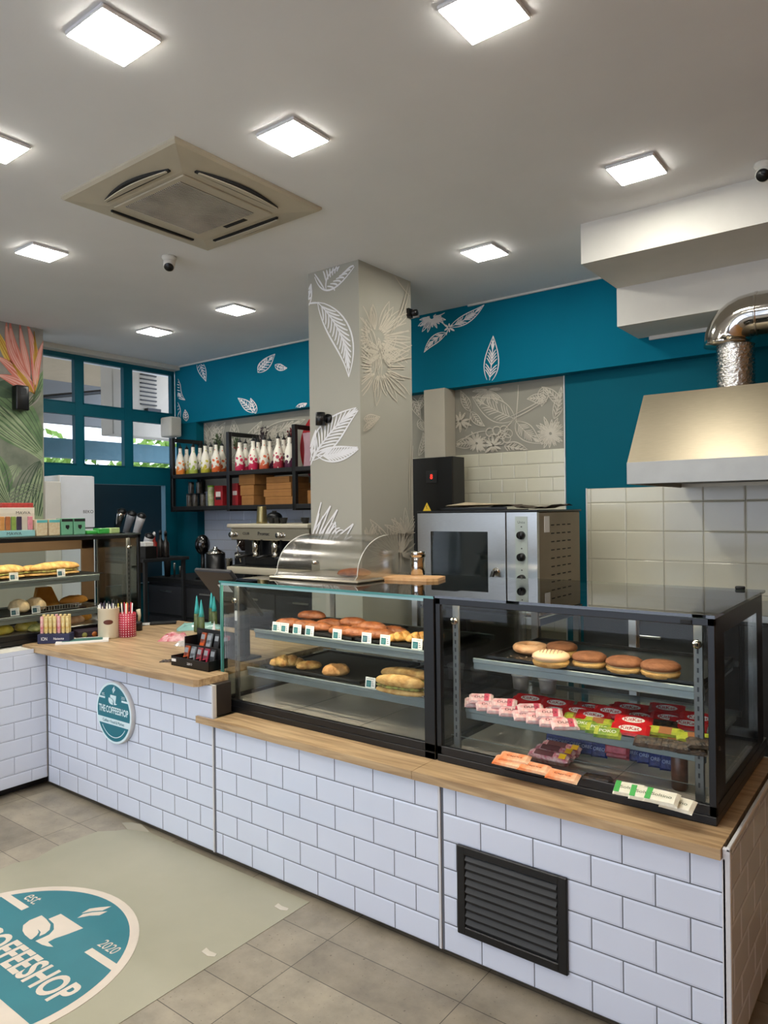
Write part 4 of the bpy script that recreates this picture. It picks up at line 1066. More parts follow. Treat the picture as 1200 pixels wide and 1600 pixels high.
for lx in (-.38, .59):
    for ly in (-.22, .19): MB().box(lx, lx+.03, ly, ly+.03, -1.2, -.0005, M_gunmetal).build('leg', t)

MB().box(-.30, .30, -.24, .0, -.12, -.02, mat('under_box', '4b443a', .6), .003).build('drawer', t)
def put(px, py, z, Y):
    p = onY(px, py, Y); return Vector((p.x, Y, z))
def tiltcup(px, py, label, rot, m, L_=.22, r=.04):
    p = onY(px, py, 3.98); t = thing('cup_dispenser', label, 'cup stack', p); t.rotation_euler = (rot[0], rot[1], 0)
    b = MB(); b.lathe([(r*.8, 0), (r, L_*.8), (r*1.05, L_)], m, 18); b.build('tube', t)
    b = MB(); b.lathe([(r*1.1, L_+.001), (r*1.12, L_+.012), (r*.6, L_+.03)], M_black, 18); b.build('cap', t)
for i, (px, py, m) in enumerate(((182, 828, M_chrome), (197, 832, mat('grey_cup', '8c8e92', .3)), (212, 836, M_trim), (226, 862, M_trim))):
    tiltcup(px, py, ['leftmost tilted steel cup holder by the window', 'second tilted cup holder, grey', 'tilted white paper cup stack above the display case end', 'lower tilted white cup stack beside the case end'][i], (.0, .5, 0), m, .20 if i < 3 else .16)
for i, (px, m, lb, h) in enumerate(((232, mat('magenta_bottle', '8a1c5e', .25), 'magenta bottle on the corner shelf', .17), (241, mat('red_bottle', 'a02a24', .25), 'red sauce bottle on the corner shelf', .19), (251, M_black, 'black bottle on the corner shelf', .21), (259, mat('dark_bottle', '1a1616', .2), 'dark brown bottle right of the black one', .20))):
    p = onY(px, 860, 4.05); t = thing('sauce_bottle', lb, 'bottle', (p.x, 4.05, 1.2305))
    b = MB(); b.lathe([(.03, 0), (.032, .01), (.032, h*.65), (.012, h*.82), (.012, h)], m, 16); b.build('bottle_body', t)
    b = MB(); b.lathe([(.014, h+.0005), (.014, h+.03), (.006, h+.045)], M_trim if i == 1 else M_black, 12); b.build('cap', t)
p = onY(272, 870, 4.1)
t = thing('napkin_box', 'black box with white napkins at the right end of the corner shelf', 'box', (-5.66, 3.87, 1.2305))
MB().box(-.08, .08, -.06, .06, 0, .11, M_black, .004).build('box_body', t); MB().box(-.05, .05, -.045, .045, .1102, .15, M_paper, .004).build('napkins', t)
for i, (px, r, h, m, lb) in enumerate(((262, .035, .17, M_gunmetal, 'grey tall cup on the dark bench below the corner shelf'), (273, .012, .14, M_steel, 'left small steel tap lever on the dark bench'), (282, .012, .11, M_steel, 'right small steel tap lever on the dark bench'))):
    p = onY(px, 920, 4.45); b = MB(); b.lathe([(r*.8, 0), (r, h*.9), (r, h)], m, 16)
    tag(b.build('steel_cup' if i == 0 else 'tap', loc=(p.x, 4.45, 1.0005)), lb, 'cup' if i == 0 else 'tap')
# white fridge by the window bay and dark blue panel
t = thing('fridge', 'white upright fridge below the window header, left background', 'fridge', (-6.45, 3.525, 0))
MB().box(-.15, .25, -.17, .17, .02, 1.505, M_white, .012).box(-.15, .25, -.17, .17, 1.512, 1.99, M_white, .012).build('body', t)
MB().box(.2505, .262, -.165, .165, 1.515, 1.985, mat('fridge_door', 'dfe4ea', .35), .005).build('freezer_door', t)
MB().box(.2505, .262, -.165, .165, .06, 1.502, mat('fridge_door', 'dfe4ea', .35), .005).build('door', t)
b = MB(); b.text('BEKO', frame((.2625, .10, 1.66), (0, 1, 0), (0, 0, 1)), .028, .10, M_gunmetal); b.build('badge', t)
tag(MB().box(XW-.05, XW+.04, 3.76, 4.72, .91, 1.935, mat('night_blue_panel', '14303f', .35, var=.05), .004).build('glass_panel'), 'dark blue panel under the teal window header, right of the fridge', 'panel')

# ================================================================= OUTSIDE THE WINDOW BAY
tag(MB().box(-9.93, -6.9, 1.5, 6.2, 3.55, 3.60, mat('awning_cream', 'cbb99c', .8, var=.04), .01).build('awning'), 'cream awning seen through the top row of window panes', 'awning')
t = thing('vent_box', 'pale cabinet with louvres outside the top right window pane', 'vent cabinet', (-7.5, 5.3, 2.55))
MB().box(-.2, .05, -.62, .9, 0, .98, mat('outdoor_cream', 'b9b3a6', .8), .01).build('housing', t)
for i in range(9): MB().box(.0505, .07, -.26, -.04, .38+i*.05, .393+i*.05, M_gunmetal).build('slat', t)
MB().box(-.02, .12, -.20, -.02, .24, .34, M_gunmetal).build('box', t)
tag(MB().box(-8.15, -8.0, 1.5, 7.4, 2.30, 2.52, mat('outdoor_teal_beam', '4f7886', .6, var=.06), .004).build('outdoor_beam'), 'blue grey canopy beam outside the lower window panes', 'beam')
tag(MB().box(-10.1, -9.95, 1.5, 8.2, 2.95, 3.6, mat('outdoor_grey', '7c7f80', .8), .01).build('canopy_fascia'), 'grey canopy fascia outside behind the upper panes', 'fascia')
tag(MB().tube([(-9.2, 3.0, 2.8), (-8.9, 6.2, 3.45)], .03, M_gunmetal, 8).build('canopy_truss'), 'dark diagonal strut under the awning outside', 'strut')
tag(MB().box(-16, -15.6, 0, 16, -1, 1.2, mat('far_wall', 'b8bcc0', .8)).build('garden_wall'), 'pale wall outside beyond the window bay', 'wall')
def tree(loc, h, r, label):
    t = thing('tree', label, 'tree', loc)
    b = MB(); b.tube([(0, 0, 0), (.05, .0, h*.4), (0, .1, h*.7)], [.12, .09, .05], mat('bark', '5a4a38', .9), 8); b.build('trunk', t)
    r_ = random.Random(int(loc[1]*10)); b = MB(); lm = mat('leaves', '5f8a35', .7, color2='9ab85a', scale=3)
    for i in range(1500):
        d = Vector((r_.gauss(0, 1), r_.gauss(0, 1), r_.gauss(0, .8))).normalized()*r*r_.uniform(.4, 1); c = Vector((0, 0, h*.8))+d
        u = Vector((r_.uniform(-1, 1), r_.uniform(-1, 1), r_.uniform(-1, 1))).normalized(); v = u.orthogonal().normalized(); s_ = .10
        b.add([c-u*s_, c-v*s_*.5, c+u*s_, c+v*s_*.5], [(0, 1, 2, 3)], lm)
    b.build('crown', t)
tree((-12.5, 6.4, 0), 2.6, 1.1, 'leafy green tree outside the lower middle window pane')
tree((-12.5, 9.2, 0), 2.8, 1.3, 'leafy green tree outside right of the window bay')
tag(MB().box(-30, -6.8, -6, 30, -.2, -.12, mat('paving', '8f8c86', .9)).build('paving'), 'grey paving outside the windows', 'paving')
bpy.data.objects['paving']['kind'] = 'structure'

single_box = MB().box(-.2, .25, -.075, .075, .02, 1.93, M_white, .01)
tag(single_box.build('cabinet', loc=(-6.40, 3.275, 0)), 'white cabinet squeezed between the mural wall and the fridge', 'cabinet')

# ================================================================= FOOD AND PACKS
def crust(name, c1, c2, scale=9, rough=.6):
    return mat(name, c1, rough, color2=c2, scale=scale*2.2, bump=.8, bscale=38)
B_roll = crust('brown_glazed_crust', '7c3f1f', 'a8643a', 12, .4)
B_gold = crust('golden_pastry', 'b0702c', 'e2b668', 16, .5)
B_bun = crust('floury_bun', 'b97f43', 'd9a86c', 8)
B_bag = crust('pale_baguette', 'b07c38', 'e0ba78', 12)
B_fill = mat('sandwich_filling', '5a3a20', .6, color2='9aa04a', scale=50, bump=.4)
B_sugar = crust('sugar_dough', 'c48a5c', 'e0b48c', 8, .5)
B_choc = crust('cocoa_dough', '6e4229', '8a5a3a', 7, .8)
B_pale = crust('pale_dough', 'a97c42', 'cfa868', 12, .7)
B_wrap = crust('tortilla', 'd9b98c', 'ecd5ac', 9)
def bread_mb(L_, W_, H_, m, seed=0, pinch=0.15, b=None, T=None, waves=0):
    b = b or MB()
    def fn(p):
        k = 1+.10*noise.noise(Vector((p.x*2.2+seed, p.y*2.2, p.z*2.2)))+.07*noise.noise(Vector((p.x*7+seed, p.y*4, p.z*4)))
        if waves: k *= 1+.06*math.sin(p.x*waves)
        return k
    n = 12; rings = []
    for i in range(2*n+1):
        t = -1+i/n; rr = max((1-abs(t)**2.6), 1e-3)**.5; rr = max(rr, .04)
        row = []
        for j in range(20):
            a = 2*PI*j/20; y = math.cos(a)*rr; z = math.sin(a)*rr
            if z < 0: z *= .55
            k = fn(Vector((t, y, z))); row.append((t*L_/2, y*W_/2*k, H_*.35+z*H_*.65*k))
        rings.append(row)
    b.rings(rings, m, True, True, True, T=T); return b
def food(name, label, cat, loc, rz, parts, group=None, rot=None):
    t = thing(name, label, cat, loc, rz, group)
    for nm, mb in parts: mb.build(nm, t)
    if rot: t.rotation_euler = rot
    return t
def pastry_mb(L_, W_, H_, m, seed=0):
    """folded pastry: overlapping plump lobes along its length"""
    b = MB(); r_ = random.Random(seed); n = 4
    for i in range(n):
        t = -1+2*(i+.5)/n; k = 1-.35*abs(t)
        T = Matrix.Translation((t*L_*.36, r_.uniform(-.1, .1)*W_, 0)) @ Matrix.Rotation(r_.uniform(.5, 1.1), 4, 'Z')
        bread_mb(L_*.42*k, W_*.95*k, H_*k*r_.uniform(.85, 1.05), m, seed+i*3, b=b, T=T)
    return b
def single(mb, name, label, cat, loc, rz=0, group=None, rot=None):
    o = mb.build(name, loc=loc); o.rotation_euler = rot or (0, 0, rz); return tag(o, label, cat, group)
def price_card(loc, label, rz=0, blue=False):
    t = thing('price_card', label, 'price card', loc, rz, 'price cards')
    t.rotation_euler = (-.12, 0, rz)
    MB().box(-.027, .027, 0, .0012, 0, .048, M_paper).box(-.027, .027, 0.0012, .018, 0, .0012, M_paper).build('card', t)
    b = MB(); b.box(-.021, .005, -.0006, -.0001, .007, .034, mat('navy_print', '1f4f63', .6) if blue else M_cardteal)
    T = frame((0, -.0008, .041), (1, 0, 0), (0, 0, 1)); b.text('THE COFFEESHOP', T, .005, .04, M_cardtext)
    for i in range(3): b.box(-.018, -.002+.002*i, -.0010, -.0007, .013+.006*i, .0145+.006*i, mat('light_print', '8fbcb8', .6))
    for i in range(3): b.box(.009, .021-.003*i, -.0006, -.0001, .012+.008*i, .015+.008*i, M_cardtext)
    b.build('print', t); return t

# --- case 1, upper shelf (z 1.050)
def tray(label, x0, x1, y0, y1, z, m=M_black):
    b = MB(); b.box(x0, x1, y0, y1, z, z+.004, m).box(x0, x1, y0, y0+.006, z, z+.014, m).box(x0, x1, y1-.006, y1, z, z+.014, m).box(x0, x0+.006, y0, y1, z, z+.014, m).box(x1-.006, x1, y0, y1, z, z+.014, m)
    c = ((x0+x1)/2, (y0+y1)/2, z); b.v = [v-Vector(c) for v in b.v]
    return tag(b.build('tray', loc=c), label, 'tray')
Z1 = 1.0535
tray('long black tray of brown rolls on the upper shelf of the left case', -2.60, -2.07, 2.47, 2.88, Z1-.001, M_blackmatt)
tray('right black tray with rolls and twisted pastries on the upper shelf of the left case', -2.06, -1.66, 2.47, 2.88, Z1-.001, M_blackmatt)
roll = None
rl = [(452, 975, .0, .3, 'left end brown roll behind the first price cards'), (487, 963, .028, .35, 'long brown roll lying on top at the left of the upper shelf'), (478, 978, 0, .25, 'brown roll behind the third price card'), (497, 981, 0, .35, 'brown roll behind the fourth price card'),
      (517, 976, .004, .5, 'orange-brown roll at the centre left of the upper shelf'), (516, 992, 0, .2, 'front brown roll between the fourth and fifth price cards'), (552, 974, .02, .15, 'brown roll lying on top at the centre'), (548, 992, 0, .35, 'brown roll behind the fifth price card'),
      (570, 984, .004, .4, 'long brown roll right of the centre'), (581, 981, .022, .15, 'topmost brown roll right of centre'), (592, 993, 0, .5, 'brown roll between the sixth and seventh price cards'), (612, 988, 0, .3, 'rightmost brown roll behind the seventh price card')]
for i, (px, py, dz, a, lb) in enumerate(rl):
    p = onZ(px, py, Z1+.02+dz); p.z = Z1+.004+dz; p.y = min(max(p.y, 2.53), 2.86)
    if roll is None: roll = food('bread_roll', lb, 'bread roll', p, a, [('crust', bread_mb(.155, .056, .046, B_roll, 1))], 'brown rolls on the upper shelf')
    else: dup(roll, p, a, lb)
single(pastry_mb(.15, .065, .05, B_gold, 4), 'pastry', 'twisted golden pastry right of the brown rolls', 'pastry', onZ(628, 1002, Z1+.004), .75)
single(pastry_mb(.14, .06, .05, B_gold, 9), 'pastry', 'golden pastry at the right end of the upper shelf behind a price card', 'pastry', onZ(655, 1003, Z1+.004), .9)
ctr = [(431, 984), (444, 987), (463.5, 991), (483, 994), (526, 1000), (572, 1004), (601, 1007), (651, 1013)]
names = ['first price card from the left on the upper shelf', 'second price card, touching the first', 'third price card on the upper shelf', 'fourth price card on the upper shelf', 'fifth price card, before the centre rolls', 'blue printed price card, sixth on the upper shelf', 'seventh price card on the upper shelf', 'last price card at the right of the upper shelf']
for i, (px, py) in enumerate(ctr):
    p = onZ(px, py, Z1+.006); p.y = 2.458; q = onY(px, py, 2.458); p.x = q.x; p.z = Z1-.003
    price_card(p, names[i]+', teal and white', 0, i == 5)
# --- case 1, lower shelf (z .862+)
Z2 = .8665
tray('black tray with three baked rolls on the lower shelf of the left case', -2.62, -2.02, 2.46, 2.93, Z2-.001, M_blackmatt)
tray('black tray with two long sandwiches on the lower shelf', -1.98, -1.635, 2.46, 2.93, Z2-.001, M_blackmatt)
single(pastry_mb(.20, .10, .062, B_gold, 2), 'pastry', 'large golden pastry at the left of the lower shelf', 'pastry', onZ(449, 1041, Z2+.005), .62)
single(bread_mb(.125, .05, .042, B_gold, 5), 'pastry', 'small narrow seeded roll, middle of the three on the lower shelf', 'bread roll', onZ(483, 1046, Z2+.005), .85)
single(bread_mb(.13, .072, .058, B_bun, 7), 'bread_roll', 'smooth oval bun, right of the three on the lower shelf', 'bread roll', onZ(525, 1056, Z2+.005), .85)
def sandwich(label, loc, rz, L_, W_=.075, m=B_bag, top=.05):
    t = thing('sandwich', label, 'sandwich', loc, rz)
    bread_mb(L_, W_, .035, m, 3).build('bottom_bread', t)
    bread_mb(L_*.98, W_*1.02, .02, B_fill, 8, T=Matrix.Translation((0, 0, .024))).build('filling', t)
    bread_mb(L_, W_, top, m, 11, T=Matrix.Translation((0, 0, .030))).build('top_bread', t)
    return t
sandwich('long baguette sandwich at the back of the right lower tray', onZ(637, 1072, Z2+.005), .1, .27)
sandwich('long baguette sandwich at the front of the right lower tray', onZ(625, 1085, Z2+.005), .05, .24)
for (px, py, bl, lb) in ((578, 1073, 0, 'price card left of the long sandwiches on the lower shelf'), (653, 1086, 1, 'blue printed price card before the long sandwiches')):
    q = onY(px, py, 2.438); q.z = Z2-.004; price_card(q, lb, 0, bl)

# --- case 2, doughnuts
Z3 = 1.0535
tray('wide black tray carrying the doughnuts on the top shelf', -1.385, -.60, 2.455, 2.93, Z3-.001, M_black)
for i in range(1):
    b = MB(); r_ = random.Random(5)
    for k in range(160):
        p = Vector((-1.33+.42*r_.random(), 2.48+.10*r_.random()**1.5, Z3+.0012)); s_ = r_.uniform(.001, .0028)
        b.box(p.x-s_, p.x+s_, p.y-s_, p.y+s_, p.z, p.z+s_, mat('sugar_crumb', 'b9a48c', .8))
    o = b.build('crumbs'); tag(o, 'sugar crumbs scattered at the left of the doughnut tray', 'crumbs'); o['kind'] = 'stuff'
def torus_mb(R, r, m, m2, hz=.75):
    b = MB(); rings = []
    for i in range(36):
        a = 2*PI*i/36
        rings.append([((R+r*math.cos(c))*math.cos(a), (R+r*math.cos(c))*math.sin(a), r*hz+r*hz*math.sin(c)) for c in [2*PI*j/14 for j in range(14)]])
    rings.append(rings[0]); b.rings(rings, m, True, False, False); return b
def filled(label, loc, rz, R, mt, mb_, group=None, icing=False, name='doughnut'):
    t = thing(name, label, 'doughnut', loc, rz, group)
    b = MB(); b.lathe([(R*.6, 0), (R*.9, .006), (R*.98, .018), (R*.93, .024)], mb_, 32); b.build('bottom_half', t)
    b = MB(); b.lathe([(R*.86, .024), (R*.90, .030)], mat('cream_filling', 'e3d2a0', .5, var=.1, scale=30, bump=.3), 32); b.build('filling', t)
    b = MB(); b.lathe([(R*.9, .028), (R, .034), (R*.97, .044), (R*.78, .052), (R*.4, .057), (.001, .058)], mt, 32)
    b.build('top_half', t)
    if icing:
        b = MB()
        for k in range(9):
            x = -R*.75+k*R*.19; hy = math.sqrt(max(R*R*.8-x*x, 0)); pts = []
            for j in range(9):
                y = -hy+2*hy*j/8; rr = min(math.hypot(x, y)/R, 1); pts.append((x, y, .0585-.008*rr**2-.014*rr**4))
            b.tube(pts, .0014, mat('dark_icing', '6a4030', .4), 5)
        b.build('icing_stripes', t)
    return t
t = thing('doughnut', 'sugared ring doughnut at the back left of the tray', 'doughnut', onZ(829, 1019, Z3+.005), 0)
torus_mb(.047, .024, B_sugar, B_pale).build('dough_ring', t)
filled('pale iced doughnut with thin dark stripes, front left', onZ(861, 1041, Z3+.003), .3, .068, mat('pale_icing', 'e3bf9c', .35, var=.04), B_pale, icing=True)
filled('brown doughnut with a sugared spot behind the striped one', onZ(878, 1026, Z3+.003), 0, .060, B_choc, B_pale)
filled('brown filled doughnut, centre of the tray', onZ(921, 1043, Z3+.003), 0, .062, B_choc, B_pale)
filled('brown filled doughnut, second from the right', onZ(976, 1051, Z3+.003), 0, .064, B_choc, B_pale)
filled('brown doughnut at the right end of the tray', onZ(1032, 1058, Z3+.003), 0, .066, B_choc, B_pale)

# --- wrapped chocolate bars
def wrapper_mb(L_, W_, H_, m, b=None, T=None, ends=None):
    b = b or MB(); n = 10
    rings = []
    for i in range(n+1):
        t = -1+2*i/n; k = 1 if abs(t) < .86 else .12
        h = H_*(k if abs(t) < .86 else .10); w_ = W_*(1 if abs(t) < .86 else 1.04)
        x = t*L_/2
        rings.append([(x, -w_/2, H_*.40), (x, -w_*.42, H_*.5+h*.5), (x, 0, H_*.5+h*.56), (x, w_*.42, H_*.5+h*.5), (x, w_/2, H_*.40), (x, w_*.40, H_*.5-h*.5), (x, -w_*.40, H_*.5-h*.5)])
    b.rings(rings, m, False, True, True, T=T); return b
def make_pack(name, label, L_, W_, H_, m, logo=None, band=None, group=None, cat='chocolate bar'):
    t = thing(name, label, cat, (0, 0, 0), 0, group)
    wrapper_mb(L_, W_, H_, m).build('wrapper', t)
    b = MB(); zz = H_*1.062
    if logo == 'kk':
        pts = [(.030*1.25*math.cos(2*PI*i/24), .0145*math.sin(2*PI*i/24)) for i in range(24)]
        b.add([(x, y, zz) for x, y in pts], [tuple(range(24))], M_whiteprint)
        b.text('KitKat', Matrix.Translation((0, 0, zz+.0006)), .017, .060, M_redprint, .015)
    elif logo:
        txt, cm, hh, ww, plate = logo
        if plate: b.box(-ww*.58, ww*.58, -hh*.8, hh*.8, zz-.0004, zz, plate)
        b.text(txt, Matrix.Translation((0, 0, zz+.0006)), hh, ww, cm, .01)
    if band:
        for x0, x1, m2 in band: b.box(x0, x1, -W_*.43, W_*.43, zz-.0012, zz+.0001, m2)
    if b.v: b.build('print', t)
    return t
TILT = .42
def scatter(proto, spots, z, labels=None, base=None, jit=.12):
    """spots: (px, py, lift, angle); first one moves the prototype itself"""
    for i, s_ in enumerate(spots):
        px, py, dz, a = s_; p = onZ(px, py, z+.02+dz); p.z = z+dz+TILT*.03
        lb = (labels[i] if labels else base)
        if i == 0: o = proto; o.location = p; o.rotation_euler = (TILT, 0, a); o['label'] = lb
        else: o = dup(proto, p, None, lb, rot=(TILT, 0, a))
ZS = .8545
kk = make_pack('chocolate_bar', '', .125, .058, .012, M_red, 'kk', None, 'red wafer bars on the middle shelf')
spots = [(823, 1096, 0, .05), (829, 1092, .0128, .1), (850, 1101, 0, 0), (870, 1099, .0128, .08), (884, 1106, 0, -.05), (868, 1110, .0, .1), (905, 1111, .0128, .05), (925, 1106, 0, .05),
         (928, 1118, .0128, .1), (952, 1117, .0, .08), (955, 1112, .0256, .1), (975, 1110, .0, .0), (985, 1106, .0128, .1), (990, 1126, .0256, .18), (1000, 1119, .0, .1),
         (985, 1139, .014, .16), (1030, 1112, 0, .1), (1042, 1107, .0128, .12), (1045, 1122, .0128, .1), (1078, 1119, .0, .1), (1075, 1131, .0128, .08), (1092, 1123, .026, .1)]
lbk = ['red wafer bar, back left corner of the red pile', 'red wafer bar lying on the back left one', 'red wafer bar behind the pink packs, left', 'red wafer bar stacked second in the left back row', 'red wafer bar right of the stacked left pair', 'red wafer bar touching the pink packs', 'red wafer bar above the orange-yellow packs', 'dark shaded red wafer bar in the back row centre',
       'red wafer bar with clear white oval left of centre', 'red wafer bar under the centre pile', 'red wafer bar topmost in the centre back', 'red wafer bar in the back row, right of centre', 'red wafer bar lying on the back row right of centre', 'bright red wafer bar, upper of the front pair', 'red wafer bar below the bright front pair',
       'bright red wafer bar nearest the front edge of the shelf', 'red wafer bar in the right back row', 'red wafer bar stacked on the right back row', 'red wafer bar in the middle of the right group', 'red wafer bar at the far right, lower', 'red wafer bar at the far right, front with white oval', 'red wafer bar at the far right, topmost']
scatter(kk, spots, ZS, lbk)
pk = make_pack('candy_pack', '', .095, .050, .018, M_pink, ('DUO', mat('brown_print', '5a2430', .5), .012, .05, None), ((.012, .03, mat('pink_print', 'd8506a', .4)),), 'pink packs at the front of the middle shelf', 'candy')
pls = [(745, 1098), (763, 1103), (781, 1108), (800, 1112), (822, 1118), (843, 1123), (864, 1128), (882, 1132), (752, 1092), (788, 1100), (829, 1108), (858, 1116)]
nth = ['leftmost', 'second', 'third', 'fourth', 'fifth', 'sixth', 'seventh', 'rightmost']
scatter(pk, [(x, y, 0 if i < 8 else .019, .5+.12*math.sin(i*2)) for i, (x, y) in enumerate(pls)], ZS, [nth[i]+' pink and white candy pack of the front row' for i in range(8)]+['pink candy pack lying on top at the '+s_ for s_ in ('left end', 'left middle', 'right middle', 'right end')])
gp = make_pack('candy_pack', '', .088, .048, .016, M_green, ('POKO', M_whiteprint, .014, .055, None), ((-.043, -.030, M_lime),), 'green packs on the middle shelf', 'candy')
scatter(gp, [(910, 1132, 0, .1), (937, 1139, 0, .15), (950, 1145, .0, .2)], ZS, ['left green candy pack with white letters beside the pink packs', 'middle green and yellow candy pack', 'right green candy pack next to the red bars'])
yp = make_pack('candy_pack', '', .11, .040, .014, M_lime, None, ((-.02, .02, mat('tan_print', 'a5683a', .5)),), 'yellow packs on the middle shelf', 'candy')
scatter(yp, [(905, 1121, .0, .1), (935, 1128, .0, .1), (1020, 1146, .0, .1), (1055, 1152, .0, .05), (1085, 1152, .013, .3), (1040, 1143, .014, .1)], ZS, ['yellow candy pack above the left green pack', 'yellow candy pack above the middle green pack', 'yellow candy pack right of the front red bar', 'long yellow candy pack near the right end', 'yellow candy pack at the right end, tilted', 'yellow candy pack lying on two others at the right'])
dp = make_pack('candy_pack', '', .095, .045, .018, M_darkwrap, None, None, 'dark packs on the middle shelf', 'candy')
scatter(dp, [(1015, 1160, 0, .1), (1050, 1165, 0, 0), (1080, 1170, 0, .2), (1098, 1162, .0185, .4), (1040, 1134, .0, .1)], ZS, ['dark glossy pack at the front right edge, left one', 'dark glossy pack at the front right edge, middle', 'dark glossy pack at the front right edge, right one', 'dark glossy pack in the right corner on top', 'dark pack in front of the right red bars'])
for px, lb in ((814, 'left small plastic tub with white lid behind the pink packs'), (856, 'right small plastic tub with white lid behind the red bars')):
    p = onZ(px, 1082, ZS); p = onY(px, 1082, 2.84); p.z = ZS; t = thing('plastic_tub', lb, 'tub', p)
    b = MB(); b.lathe([(.032, 0), (.037, .055)], mat('frosted_tub', 'a9a3a0', .3, var=.1), 24); b.build('tub_body', t)
    b = MB(); b.lathe([(.040, .0555), (.040, .064), (.036, .067)], M_trim, 24); b.build('lid', t)
# bottom deck of case 2 (z .706)
ZD = .7075
op = make_pack('wafer_pack', '', .115, .045, .014, M_orange, ('Caprice', mat('brown_print2', '7a3a1a', .5), .010, .06, None), None, 'orange packs at the front glass', 'wafer pack')
scatter(op, [(795, 1190, 0, .0), (835, 1199, .0, 0), (880, 1212, .0, 0), (805, 1184, .014, .05)], ZD, ['leftmost orange wafer pack at the front glass', 'middle orange wafer pack at the front glass', 'right orange wafer pack with white end at the front glass', 'orange wafer pack lying on the leftmost ones'])
br = make_pack('wafer_pack', '', .15, .028, .022, mat('pink_stripe', 'c0506a', .35, color2='f3dfe0', scale=60), None, ((.042, .066, M_yellow), (-.05, .02, mat('brown_print3', '6a3a40', .4))), 'striped bars with yellow ends', 'chocolate bar')
scatter(br, [(860, 1187, 0, .0), (868, 1180, 0, 0), (876, 1174, 0, 0), (858, 1182, .023, 0), (868, 1174, .023, 0), (878, 1168, .023, 0)], ZD, ['striped bar with yellow end, lower front of the block', 'striped bar with yellow end, lower middle of the block', 'striped bar with yellow end, lower back of the block', 'striped bar with yellow end, upper front of the block', 'striped bar with yellow end, upper middle of the block', 'striped bar with yellow end, upper back of the block'])
TILT = 1.15
bl = make_pack('chocolate_bar', '', .058, .055, .022, M_blue, ('OREO', mat('pale_blue_print', '9fb0d8', .5), .012, .042, None), None, 'blue packs in the back row of the deck')
sp = [(866, 1160), (884, 1163), (902, 1166), (920, 1170), (938, 1174), (992, 1180), (1010, 1184), (1028, 1190), (1046, 1195)]
scatter(bl, [(x, y+4, 0, .15) for x, y in sp]+[(x+3, y-3, .012, .2) for x, y in sp[::2]], ZD, [('leftmost', 'second', 'third', 'fourth', 'fifth')[i]+' blue pack of the left back row' for i in range(5)]+[('leftmost', 'second', 'third', 'last')[i]+' blue pack of the right back row' for i in range(4)]+['blue pack stacked on the back row, '+s_ for s_ in ('far left', 'left middle', 'just left of the red one', 'right middle', 'far right')])
rp = make_pack('chocolate_bar', '', .085, .045, .024, mat('crimson_wrap', 'a01830', .3, color2='d86070', scale=40), None, None, 'crimson packs between the blue ones')
scatter(rp, [(966, 1182, 0, .1), (966, 1176, .025, .05)], ZD, ['lower crimson pack between the blue rows', 'upper crimson pack between the blue rows'])
TILT = .42
gw = make_pack('candy_pack', '', .10, .055, .016, M_greenwhite, ('Soltino', mat('grey_green_print', '6a7050', .5), .012, .06, None), ((-.047, -.030, M_mint),), 'cream and green packs at the front glass', 'candy')
scatter(gw, [(985, 1234, 0, .1), (1010, 1241, .0, .1), (1035, 1246, .016, .0), (1060, 1256, .0, -.1)], ZD, ['leftmost cream pack with bright green end at the front glass', 'second cream and green pack at the front glass', 'cream pack lying on the second one', 'rightmost cream pack near the right corner'])
single(wrapper_mb(.10, .045, .02, M_darkwrap), 'candy_pack', 'single dark pack with white spots on the deck left of the cream packs', 'candy', onZ(933, 1222, ZD), .1)
t = thing('tall_can', 'dark brown tall pack standing at the back right of the deck', 'pack', onZ(1062, 1232, ZD))
b = MB(); b.lathe([(.024, 0), (.026, .004), (.026, .115), (.022, .122)], mat('brown_tall_pack', '3a2018', .3, color2='6a4434', scale=40), 20); b.build('can_body', t)

# --- on top of case 1: acrylic dome, board, shaker
def dome():
    t = thing('cake_dome', 'clear acrylic roll-top cake cover with steel tray on the left pastry case', 'cake cover', (-2.655, 2.56, 1.2985))
    W = .53; D = .36; H = .215
    MB().box(-.02, W+.03, -.02, D+.02, .0005, .012, mat('tray_steel', 'b5ab98', .3, .8), .004).build('tray', t)
    prof = [(0, .013)]+[(.02+.24*(1-math.cos(a)), .03+(H-.03)*math.sin(a)) for a in [PI/2*i/12 for i in range(13)]]
    b = MB(); vs = []; 
    for x in (0, W):
        vs += [(x, y, z) for y, z in prof+[(D-.02, H)]]
    n = len(prof)+1
    b.add(vs, [(i, i+n, i+n+1, i+1) for i in range(n-1)], M_acryl, True)
    th = .003
    vs2 = [Vector(v)+Vector((0, .002, -.003)) for v in vs]; b.add(vs2, [(i, i+1, i+n+1, i+n) for i in range(n-1)], M_acryl, True)
    b.build('curved_cover', t)
    for x in (0, W-.003):
        b = MB(); pts = [(y, z) for y, z in prof]+[(D-.02, H), (D-.02, .013)]
        T = Matrix(((0, 0, 1, x), (1, 0, 0, 0), (0, 1, 0, 0), (0, 0, 0, 1)))
        b.prism(pts, 0, .003, M_acryl, T=T)
        b.build('end_panel', t)
        e = MB(); e.tube([(x+.0015, y, z) for y, z in prof], .0022, mat('acrylic_edge', 'cfcfc6', .2), 6, True); e.build('edge', t)
    MB().cyl((W*.5, .035, .085), (W*.5, .005, .085), .010, M_chrome, n=16).build('knob', t)
dome()
single(bread_mb(.17, .075, .04, B_roll, 6), 'cake', 'flat orange-brown pastry inside the clear cake cover', 'cake', (-2.27, 2.73, 1.3115), .6)
b = MB(); b.prism([(-.13, -.05), (.10, -.075), (.15, -.05), (.15, .08), (.12, .10), (-.10, .10), (-.14, .07)], 0, .014, mat('bamboo', 'c2905a', .45, color2='d9ad78', scale=8, stretch=(3, 20, 1)))
